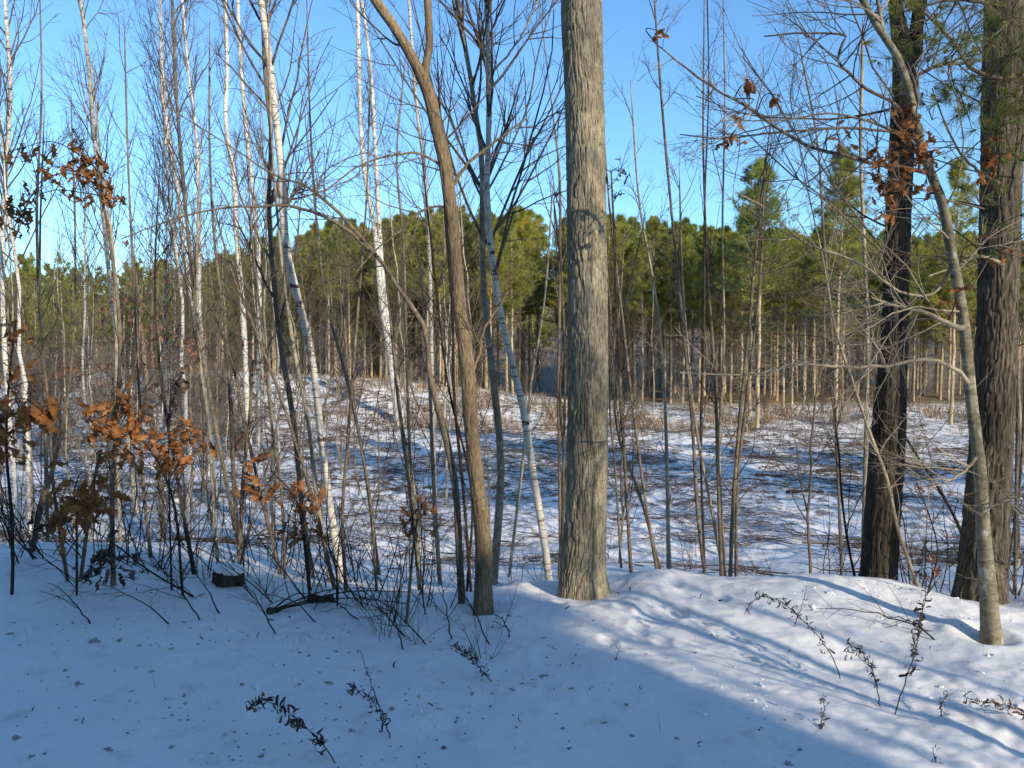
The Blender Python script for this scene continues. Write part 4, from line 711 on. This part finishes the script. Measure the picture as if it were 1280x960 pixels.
# stump, log end, rock
def capped(name, label, cat, u, v, Yb, wx, hz, mat_, part, seed):
    p = at(u, v, Yb); g = Hs(p[0], p[1]); root = empty(name, (p[0], p[1], g), label, cat)
    r = np.random.default_rng(seed); a = np.linspace(0, 2*math.pi, 40, endpoint=False)
    prof = [(.0, -.2, 1.15), (.0, 0, 1.1), (0, .4, 1.0), (0, .85, .97), (0, 1, .9), (0, 1.0, .5), (0, .98, .01)]
    V = []
    for (_, zz, rr_) in prof:
        lum = 1+fbm(np.cos(a)*1.6+seed, np.sin(a)*1.6+zz, 4)*.5; V.append(np.stack([np.cos(a)*rr_*wx*lum, np.sin(a)*rr_*wx*.8*lum, np.full(40, zz*hz)+fbm(np.cos(a)*2+seed, np.sin(a)*2, 2)*hz*.15*(zz > .5)], 1))
    def q_(n): return [(j*40+i_, j*40+(i_+1) % 40, (j+1)*40+(i_+1) % 40, (j+1)*40+i_) for j in range(n-1) for i_ in range(40)]
    mkmesh(part, np.concatenate(V), q_(len(prof)), M[mat_], True, None, root)
    V = []; cp = [(.92, .93), (.98, 1.02), (.9, 1.14), (.66, 1.24), (.36, 1.3), (.01, 1.31)]
    for (rr_, zz) in cp:
        lum = 1+fbm(np.cos(a)*1.6+seed, np.sin(a)*1.6+1, 4)*.5; V.append(np.stack([np.cos(a)*rr_*wx*lum, np.sin(a)*rr_*wx*.8*lum, np.full(40, zz*hz)], 1))
    root.rotation_euler = (R(7), R(9), 0)
    mkmesh('snow_cap', np.concatenate(V), q_(len(cp)), M['cap'], True, None, root)
    return root
capped('tree_stump', 'dark weathered stump capped with snow in the left brush', 'stump', 283, 712, 5.7, .11, .12, 'dark', 'stump_wood', 3)
capped('boulder', 'dark rock capped with snow right of the stump among the twigs', 'rock', 402, 722, 5.3, .085, .07, 'dark', 'stone', 8)
p = gpt(337, 768); root = empty('cut_log', p, 'dark cut log end poking out of the snow with thin branches', 'log'); mb = MB()
P = smooth_path(np.array([[p[0], p[1]-.02, p[2]+.03], [p[0]+.04, p[1]+.05, p[2]+.0], [p[0]+.1, p[1]+.14, p[2]-.06]]), 12); mb.tubes(P, np.full(12, .022), 18)
c0 = P[0]; ring = mb.V[0].reshape(12, 18, 3)[0]; mb.add(np.vstack([ring, c0-[.0, .004, 0]]), T=[(i_, (i_+1) % 18, 18) for i_ in range(18)]); mb.build('log', M['dark'], root, p)
mb = MB()
for tgt in [(480, 735), (510, 755), (450, 760), (400, 745), (520, 740)]:
    q = at(*tgt, p[1]+.3); S = smooth_path(np.array([[*P[1]], [*((P[1]+q)/2+[0, 0, .06])], [*q]]), 12); mb.tubes(S, np.linspace(.006, .002, 12), 5)
mb.build('twigs', M['darktwig'], root, p)

# ------------------------------------------------------------------ pines
def pine_proto(name, seed, h, cb, Lmax, needle='needle', dens=1.0, shape='pine', lod=1.0, bark_='farbark', trunk_r=.085, dead=True):
    r = np.random.default_rng(seed); root = empty(name, (0, 0, 0))
    n = 20; zz = np.linspace(-.4, h, n); off = np.cumsum(r.normal(size=(n, 2))*.02, 0); P = np.c_[off, zz]; Rr = np.interp(zz, [-.4, 0, h], [trunk_r*1.25, trunk_r, .015])
    mb = MB(); mb.tubes(P, Rr, 8 if lod == 1 else 4); mb.build('trunk', M[bark_], root)
    nb = int(84*dens); t = np.sort(r.uniform(0, 1, nb)); zb = h*(cb+(1-cb)*t*.99)
    if shape == 'pine': prof = (np.clip(1-t, 0, 1)**.75)*(.5+.5*np.minimum(1, t*4))*r.choice([.5, .8, 1.0, 1.2], nb)
    else: prof = (1-t)**.9+.06
    a = r.uniform(0, 2*math.pi, nb); ele = R(1)*((5+45*t) if shape == 'pine' else (-12+30*t)); L = Lmax*prof*r.uniform(.6, 1.15, nb)+.15
    D = np.stack([np.cos(a)*np.cos(ele), np.sin(a)*np.cos(ele), np.sin(ele)], 1); S = np.stack([np.interp(zb, zz, P[:, 0]), np.interp(zb, zz, P[:, 1]), zb], 1)
    m = 6; pts = [S]; cur = S; Dk = D.copy()
    for k in range(m-1):
        Dk = Dk+np.array([0, 0, .07])+r.normal(size=D.shape)*.08; Dk /= np.linalg.norm(Dk, axis=1, keepdims=True); cur = cur+Dk*(L/(m-1))[:, None]; pts.append(cur)
    B1 = np.stack(pts, 1); R1 = np.linspace(1, .3, m)[None]*(.006+.009*L)[:, None]
    B2, R2 = grow(B1, R1, 6 if lod == 1 else 4, .25, .98, (-.25, -.5), 50, 4, .15, .15, .5, .5, r, flat=.5)
    mb = MB(); mb.tubes(B1, R1, 4 if lod == 1 else 3)
    if lod == 1: mb.tubes(B2, R2, 3)
    mb.build('limbs', M['deadtwig'] if shape == 'pine' else M['twig'], root)
    TV, TF = tuft(17 if lod == 1 else 9, .6, .03 if lod == 1 else .07, r)
    C = np.concatenate([B2[:, 1:].reshape(-1, 3), B1[:, 2:].reshape(-1, 3)]); Dr = np.concatenate([(B2[:, 1:]-B2[:, :-1]).reshape(-1, 3), (B1[:, 2:]-B1[:, 1:-1]).reshape(-1, 3)])
    if lod < 1: s_ = r.random(len(C)) < .6; C = C[s_]; Dr = Dr[s_]
    Dr = Dr/(np.linalg.norm(Dr, axis=1, keepdims=True)+1e-9)+np.array([0, 0, .35])
    mb = MB(); mb.stamp(TV, TF, C+r.normal(size=C.shape)*.05, frame_from(Dr, r), r.uniform(.18, .34, len(C))*(1 if lod == 1 else 1.35)*(1 if shape == 'pine' else .8)); mb.build('crown', M[needle], root, smooth=False)
    if dead and lod == 1:
        nd = 80; z2 = r.uniform(.08, max(cb, .2)+.05, nd)*h; a = r.uniform(0, 6.28, nd); P0 = np.stack([np.interp(z2, zz, P[:, 0]), np.interp(z2, zz, P[:, 1]), z2], 1)
        Dd = np.stack([np.cos(a), np.sin(a), r.normal(.05, .2, nd)], 1); Ld = r.uniform(.3, 1.1, nd); Bd = P0[:, None]+Dd[:, None]*(np.linspace(0, 1, 4)[None, :, None]*Ld[:, None, None]); Bd[:, 1:] += r.normal(size=Bd[:, 1:].shape)*.05
        mb = MB(); mb.tubes(Bd, np.tile(np.linspace(.010, .004, 4), (nd, 1)), 3); Pd, Rd = grow(Bd, np.tile(np.linspace(.01, .004, 4), (nd, 1)), 3, .3, .9, (-.3, -.5), 45, 3, 0, .2, .6, .6, r, r0=.003); mb.tubes(Pd, Rd, 3); mb.build('dead_branches', M['deadtwig'], root)
    return root
PP = [pine_proto('pine_tree', 1000+k, 11.5+.4*k, [.48, .40, .55, .44, .36, .52][k], [2.3, 2.6, 2.1, 2.4, 2.7, 2.2][k], dens=1.15, trunk_r=[.10, .115, .09, .105, .12, .095][k]) for k in range(6)]
LP = [pine_proto('far_pine', 1100+k, 12, [.15, .3, .1][k], 2.6, lod=.5, dens=.7) for k in range(3)]
r = np.random.default_rng(2024)
BIG = [(280, 'behind the pair of bright white birches'), (360, 'just left of the tall white birch'), (440, 'between the tall white birch and the two-stemmed birch'), (540, 'between the two-stemmed birch and the forked tree'), (610, 'behind the forked tree'), (700, 'between the leaning birch and the big trunk'), (780, 'just right of the big trunk'), (860, 'between the big trunk and the sapling clump'), (930, 'behind the sapling clump'), (1020, 'behind the grey spruce'), (1090, 'just left of the dark trunk'), (1180, 'between the dark trunk and the pine trunk'), (2000, 'towards the right photo edge')]
def sector(u):
    for e, n in BIG:
        if u <= e: return n
pl = []
def edge(x): return 43.5+1.5*math.sin(x*.35)+(1.5 if x > 8 else 0)
row = 0
while row < 12:
    for cx in np.arange(-19, 44, 1.75):
        x = cx+r.normal()*.4; y = edge(x)+row*1.9+r.normal()*.5
        u = 640+1000*x/y
        if u < 235-row*2 or u > 1310: continue
        if 672 < u < 700 and row < 9: continue            # the gap with snow behind it
        pl.append((x, y, row))
    row += 1
pl = pl[:300]
firstp = [True]*6
for k, (x, y, rw) in enumerate(pl):
    q = int(r.integers(0, 6)); u = 640+1000*x/y
    vt = np.interp(u, [240, 300, 400, 540, 650, 720, 780, 900, 1000, 1280], [338, 306, 280, 264, 262, 276, 272, 282, 290, 292])
    s_ = (CAMZ+(430-vt)/1000*y-Hs(x, y))/(11.7+.4*q)*r.uniform(.90, 1.02)
    rn = ['front-row', 'second-row', 'third-row'][rw] if rw < 3 else ('mid-stand' if rw < 7 else 'back-row')
    lab = '%s pine of the far stand, %s' % (rn, sector(u)); rz = r.uniform(0, 6.28)
    g = 'pines of the stand beyond the clearing'
    if firstp[q]: firstp[q] = False; o = PP[q]; o.location = (x, y, Hs(x, y)); o.rotation_euler = (0, 0, rz); o.scale = (s_,)*3; tag(o, lab, 'pine', g)
    else: o = copy_thing(PP[q], (x, y, Hs(x, y)), rz, s_, lab, g)
    o['category'] = 'pine'
# lone lit pines at the clearing edge and the two grey spruces
LONE = [('slim pine with a sunlit bare trunk standing forward at the clearing edge, left of two', 947, 36.5, 1.05, 0), ('slim pine with a sunlit bare trunk standing forward at the clearing edge, right of two', 1046, 36, 1.0, 2), ('slim bare lit pine at the clearing edge between the dark trunk and spotted sapling', 1190, 37, .95, 3)]
for lab, u, Yb, s_, q in LONE:
    x = (u-640)/1000*Yb; copy_thing(PP[q], (x, Yb, Hs(x, Yb)), 1.3*q, s_, lab, 'pines of the stand beyond the clearing')['category'] = 'pine'
for lab, u, v, Yb, sd in [('grey-green pointed spruce rising above the pine tops right of the sapling clump', 938, 205, 40, 5), ('grey-green thin spruce above the pine tops left of the dark trunk', 1046, 185, 38, 6)]:
    x = (u-640)/1000*Yb; hz = at(u, v, Yb)[2]-Hs(x, Yb); sp = pine_proto('spruce_tree', 1200+sd, hz, .35, 1.7, 'spruceneedle', 1.1, 'spruce', trunk_r=.09, bark_='farbark'); sp.location = (x, Yb, Hs(x, Yb)); tag(sp, lab, 'spruce')
# a far-off wood behind: left slope and behind the stand, as one mass
VA = {'crown': MB(), 'trunk': MB()}
wood = empty('far_wood', (0, 90, 0)); tag(wood, 'distant mass of pines closing the view behind the stand and on the left slope', 'wood', kind='stuff')
def mesh_arrays(o):
    me = o.data; V = np.zeros(len(me.vertices)*3, np.float32); me.vertices.foreach_get('co', V); Lp = np.zeros(len(me.loops), np.int32); me.loops.foreach_get('vertex_index', Lp)
    k = me.polygons[0].loop_total; return V.reshape(-1, 3), Lp.reshape(-1, k)
LA = [{c.name.split('.')[0]: mesh_arrays(c) for c in p_.children} for p_ in LP]
pos = [(r.uniform(-75, -24), r.uniform(66, 96), r.uniform(.78, .98)) for _ in range(190)]+[(r.uniform(-45, 80), r.uniform(68, 100), r.uniform(.7, .95)) for _ in range(230)]
for (x, y, s_) in pos:
    u = 640+1000*x/y
    if u > 1450: continue
    if 240 > u: s_ *= .93
    q = LA[int(r.integers(0, 3))]; a = r.uniform(0, 6.28); Rm = np.array([[math.cos(a), -math.sin(a), 0], [math.sin(a), math.cos(a), 0], [0, 0, 1]])
    for key in ('crown', 'trunk'):
        V, Fc = q[key]; V = (V@Rm.T)*s_+np.array([x, y, Hs(x, y)-.2])
        VA[key].add(V, Q=Fc if Fc.shape[1] == 4 else None, T=Fc if Fc.shape[1] == 3 else None)
VA['crown'].build('crowns', M['needle'], wood, (0, 90, 0), smooth=False)['kind'] = 'stuff'; VA['trunk'].build('trunks', M['farbark'], wood, (0, 90, 0))['kind'] = 'stuff'
for p_ in LP:
    for c in list(p_.children): bpy.data.objects.remove(c)
    bpy.data.objects.remove(p_)

# ------------------------------------------------------------------ mid-distance bare trees (thicket at left, few elsewhere)
def bare_proto(name, seed, h, tr, bk, nb=40, ang=28, L=(1.0, 2.6), tm='twig', t0=.25):
    r = np.random.default_rng(seed); root = empty(name, (0, 0, 0)); n = 22; lean = r.normal(size=2)*.05
    zz = np.linspace(-.4, h, n); P = np.c_[np.cumsum(r.normal(size=(n, 2))*.035, 0)+np.outer(zz, lean), zz]; Rr = np.interp(zz, [-.4, h], [tr, tr*.12])
    mb = MB(); mb.tubes(P, Rr, 8); mb.build('trunk', M[bk], root); mb = MB()
    P1, R1 = grow(P[None], Rr[None], nb, t0, .98, L, ang, 8, .4, .22, .5, .3, r, rmax=.02, lt=lambda t_: np.clip(1.4-.9*t_, .25, 1.2)); P2, R2 = grow(P1, R1, 6, .2, .97, (-.25, -.55), 34, 6, .3, .25, .6, .4, r, r0=.0022); P3, R3 = grow(P2, R2, 3, .2, .97, (-.3, -.6), 36, 4, .2, .25, .7, .6, r, r0=.0018)
    mb.tubes(P1, R1, 4); mb.tubes(P2, R2, 3); mb.tubes(P3, R3, 3); mb.build('branches', M[tm], root); return root
BP = [bare_proto('birch_tree', 1301, 10, .042, 'birch', 34, t0=.45), bare_proto('birch_tree', 1302, 9, .036, 'birchgrey', 36, t0=.42), bare_proto('sapling_tree', 1303, 9, .034, 'sap', 34, 34, t0=.4), bare_proto('sapling_tree', 1304, 7, .028, 'grey', 28, 38, (.8, 2), t0=.35), bare_proto('sapling_tree', 1305, 8, .036, 'grey', 32, 32, t0=.4), bare_proto('sapling_tree', 1306, 6, .022, 'sap', 24, 42, (.6, 1.6), t0=.15)]
LB = [(50, 'at the left photo edge'), (110, 'left of the faded pink leaves'), (180, 'behind the faded pink leaves'), (260, 'beside the leaning grey-white birch'), (330, 'around the pair of bright white birches'), (410, 'around the tall white birch'), (480, 'left of the two-stemmed birch'), (560, 'left of the forked tree'), (640, 'behind the leaning birch'), (760, 'beside the big trunk'), (860, 'left of the sapling clump'), (980, 'right of the sapling clump'), (1100, 'left of the dark trunk'), (1190, 'between the dark trunk and spotted sapling'), (3000, 'at the right photo edge')]
def lb(u):
    for e, n in LB:
        if u <= e: return n
r = np.random.default_rng(99); ml = []
while len(ml) < 62:
    u = r.uniform(-20, 470) if r.random() < .88 else r.uniform(470, 620); y = r.uniform(9, 36)
    ml.append((u, y, int(r.choice([0, 1, 1, 2, 2, 3, 3, 4, 5, 5]))))
while len(ml) < 78:
    u = r.uniform(600, 1300); y = r.uniform(34, 42) if r.random() < .75 else r.uniform(9, 12); ml.append((u, y, int(r.choice([2, 3, 4, 5, 5]))))
firstb = [True]*6
for (u, y, q) in ml:
    x = (u-640)/1000*y; s_ = r.uniform(.7, 1.1); rz = r.uniform(0, 6.28); kind = ['pale birch', 'young grey birch', 'thin brown sapling', 'small brown sapling', 'grey sapling', 'low bushy sapling'][q]
    lab = '%s %s, %s' % (kind, 'close behind the bank' if y < 16 else ('in the middle distance' if y < 28 else 'at the far clearing edge'), lb(u)); g = 'bare young trees between the bank and the pine stand'
    if firstb[q]: firstb[q] = False; o = BP[q]; o.location = (x, y, Hs(x, y)); o.rotation_euler = (0, 0, rz); o.scale = (s_,)*3; tag(o, lab, 'tree', g)
    else: o = copy_thing(BP[q], (x, y, Hs(x, y)), rz, s_, lab, g)
    o['category'] = 'birch' if q < 2 else 'sapling'
# brush on the left slope and along the far edge
SB = [shrub_proto('bare_shrub', 1400+k, 2.2, 14, .5, ['twig', 'sap', 'lighttwig'][k], 7, 4, rbase=.014) for k in range(3)]
fs = [True]*3; sl_ = []
for _ in range(95): sl_.append((r.uniform(-10, 300), r.uniform(26, 62), r.uniform(.8, 1.5)))
for _ in range(26): sl_.append((r.uniform(420, 1290), r.uniform(37, 44), r.uniform(.45, .9)))
for (u, y, s_) in sl_:
    x = (u-640)/1000*y; q = int(r.integers(0, 3)); lab = '%s brush %s, %s' % (['purplish-grey', 'brown', 'tan'][q], 'on the left slope' if u < 310 else 'along the foot of the pines', lb(u)); g = 'leafless brush before the pines'
    if fs[q]: fs[q] = False; o = SB[q]; o.location = (x, y, Hs(x, y)); o.scale = (s_,)*3; tag(o, lab, 'shrub', g)
    else: o = copy_thing(SB[q], (x, y, Hs(x, y)), r.uniform(0, 6.28), s_, lab, g)
    o['category'] = 'shrub'

# dry grass and ferns along the forest edge and the left slope
mb = MB(); n = 26000; x = r.uniform(-30, 36, n); y = np.where(x < -12, r.uniform(24, 46, n), 38+r.normal(size=n)*2.6+np.abs(r.normal(size=n)))
k_ = (vnoise(x*.5, y*.5)+.35*vnoise(x*2, y*2)) > np.where(x < -12, .0, .06); x = x[k_]; y = y[k_]; n = len(x); a = np.stack([x, y, H(x, y)-.03], 1); hgt = r.uniform(.15, .8, n); d = r.normal(size=(n, 3))*.3; d[:, 2] = 1
TVg = np.array([(-.02, 0, 0), (.02, 0, 0), (.012, .6, .05), (-.012, .6, .05)]); mb.stamp(TVg, np.array([(0, 1, 2, 3)]), a, frame_from(d, r), hgt*1.4); tag(mb.build('dry_grass', M['grass'], smooth=False), 'tan dry grass and ferns at the foot of the pines', 'grass', kind='stuff')

# logging slash in the clearing
mb = MB(); n = 17000; y = np.sqrt(r.uniform(9.5**2, 40**2, n)); x = r.uniform(-.7, .7, n)*y; k_ = (vnoise(x*.45+3, y*.45)+.4*vnoise(x*1.7, y*1.7)) > -.06; x = x[k_]; y = y[k_]; n = len(x)
a_ = r.uniform(0, 3.14, n); le = r.gamma(1.6, .24, n)+.1; D = np.stack([np.cos(a_), np.sin(a_), r.normal(size=n)*.07], 1); tt = np.linspace(-.5, .5, 5)
P = np.stack([x, y, np.zeros(n)], 1)[:, None]+D[:, None]*(tt[None, :, None]*le[:, None, None]); P[:, :, :2] += r.normal(size=(n, 5, 2))*.03*le[:, None, None]; P[:, :, 2] = H(P[:, :, 0], P[:, :, 1])+.02+np.abs(r.normal(size=(n, 1)))*.05+P[:, :, 2]; Rr = np.linspace(1, .4, 5)[None]*(.004+.008*le*r.uniform(.3, 1.2, n))[:, None]
mb.tubes(P, Rr, 4); P2, R2 = grow(P, Rr, 3, .2, .95, (-.3, -.6), 40, 4, .1, .2, .6, .5, r, r0=.003); mb.tubes(P2, R2, 3); tag(mb.build('logging_slash', M['twig']), 'cut twigs and branches littering the snowy clearing', 'slash', kind='stuff')
# the bigger logs
LOGS = [('dark log lying in the snow of the right clearing', 1048, 592, 1.6, .09), ('short dark log in the shade left of the dark trunk', 1010, 622, 1.2, .07), ('brown log half buried left of the big trunk', 690, 540, 1.4, .08), ('rusty brown log right of the big trunk', 785, 578, 1.2, .10), ('pale peeled log in the left clearing', 215, 578, 2.2, .05), ('long thin log behind the big trunk', 800, 656, 1.6, .035), ('dark log at the right clearing before the pines', 970, 600, 1.2, .07)]
for k, (lab, u, v, L, rad) in enumerate(LOGS):
    L *= .75; rad *= .62
    Yb = 3.8/(v-430)*1000; x0 = (u-640)/1000*Yb; a = r.uniform(-.3, .3); tt = np.linspace(-.5, .5, 14); P = np.stack([x0+tt*L*math.cos(a), Yb+tt*L*math.sin(a), 0*tt], 1); g0 = H(P[:, 0], P[:, 1]); P[:, 2] = np.polyval(np.polyfit(tt, g0, 1), tt)+rad*.6
    P += r.normal(size=P.shape)*rad*.08; P[:, :2] += np.cumsum(r.normal(size=(14, 2))*.02, 0); root = empty('fallen_log', P[7], lab, 'log', 'logs lying in the clearing'); mb = MB(); mb.tubes(P, np.linspace(rad, rad*.75, 14), 12)
    for e, s_ in ((0, -1), (13, 1)):
        ring = mb.V[0].reshape(14, 12, 3)[e]; mb.add(np.vstack([ring, P[e]]), T=[(i_, (i_+1) % 12, 12) for i_ in range(12)])
    mb.build('log', M['lighttwig' if 'pale' in lab else 'brown' if 'brown' in lab else 'dark'], root, P[7]); mb = MB(); Rl = np.full((1, 14), rad*.5); P2, R2 = grow(P[None], Rl, 5, .1, .9, (.3, .8), 60, 5, .2, .2, .3, .3, r, rmax=.012); mb.tubes(P2, R2, 5); mb.build('branch_stubs', M['twig'], root, P[7])

# ------------------------------------------------------------------ behind the camera: unseen gabled block added to shade the bank, and bare trees
def box(mb, x0, x1, y0, y1, z0, z1):
    V = [(x, y, z) for x in (x0, x1) for y in (y0, y1) for z in (z0, z1)]; mb.add(np.array(V, float), Q=[(0, 1, 3, 2), (4, 6, 7, 5), (0, 4, 5, 1), (2, 3, 7, 6), (0, 2, 6, 4), (1, 5, 7, 3)])
hcx, hcy, HA = 12.25, -10.06, R(-21)
hs = empty('shade_house', (hcx, hcy, 0), 'pale gabled block added unseen behind the photographer to shade the near bank', 'shade_house'); hs.rotation_euler = (0, 0, HA)
mb = MB(); box(mb, -24, -.06, -12, -.3, -.2, 7.6); mb.build('wall', M['siding'], hs, smooth=False)
mb = MB(); V = np.array([(-24.3, 0, 7.7), (0, 0, 7.7), (-24.3, 0, 8.0), (0, 0, 8.0), (-24.3, -6.2, 10.0), (0, -6.2, 10.0), (-24.3, -12.3, 8.0), (0, -12.3, 8.0), (-24.3, -12.3, 7.7), (0, -12.3, 7.7)], float)
mb.add(V, Q=[(0, 1, 3, 2), (2, 3, 5, 4), (4, 5, 7, 6), (6, 7, 9, 8), (8, 9, 1, 0), (1, 9, 7, 3), (0, 2, 6, 8)], T=[(3, 7, 5), (2, 4, 6)]); mb.build('roof', M['shingle'], hs, smooth=False)
BEH = [(3.05, 2.25, .8, 5), (3.9, 1.1, .75, 3), (5.45, -.8, 1.25, 4), (6.9, -2.2, 1.0, 2), (9.2, -2.0, .9, 5), (8.5, -5.2, 1.1, 2), (14, -6, 1.3, 4), (17, -9, 1.5, 2), (21, -12, 1.6, 4), (18, -16, 1.9, 2), (24, -9, 1.5, 5), (26, -18, 2.0, 2), (22, -22, 2.0, 4), (30, -14, 1.8, 2)]
for k, (x, y, s_, q) in enumerate(BEH):
    copy_thing(BP[q], (x, y, 0), k*1.1, s_, 'tall bare roadside tree behind the photographer', 'roadside trees behind the photographer')['category'] = 'tree'
r = np.random.default_rng(31)
for k in range(34):      # the same bank goes on beyond the frame at right
    x = r.uniform(5.6, 24); y = r.uniform(5.5, 9.5); q = int(r.choice([0, 2, 2, 3, 4, 4, 5]))
    copy_thing(BP[q], (x, y, Hs(x, y)), k*1.7, r.uniform(.8, 1.25), 'bare tree of the bank beyond the right edge of the view', 'bank trees beyond the right edge')['category'] = 'tree'
for k in range(9):
    x = 8+k*2.1+r.normal()*.5; y = r.uniform(5.5, 10); copy_thing(PP[k % 6], (x, y, Hs(x, y)), k*1.3, r.uniform(.7, .95), 'pine of the bank beyond the right edge of the view', 'bank pines beyond the right edge')['category'] = 'pine'
for k in range(30):      # unseen pines added behind to keep sky light off the near snow
    a = R(r.uniform(95, 262)); d = r.uniform(7, 13) if R(150) < a < R(240) else r.uniform(8, 15); x = math.sin(a+math.pi)*0+d*math.cos(a); y = d*math.sin(a-math.pi/2)-3
    x = -r.uniform(4.5, 11) if k < 16 else r.uniform(-11, 5); y = r.uniform(-9, 2) if k < 16 else r.uniform(-10, -4)
    copy_thing(PP[k % 6], (x, y, 0), k*1.9, r.uniform(.7, 1.0), 'unseen pine added behind the photographer to block sky light', 'pines added behind the photographer to block sky light')['category'] = 'pine'
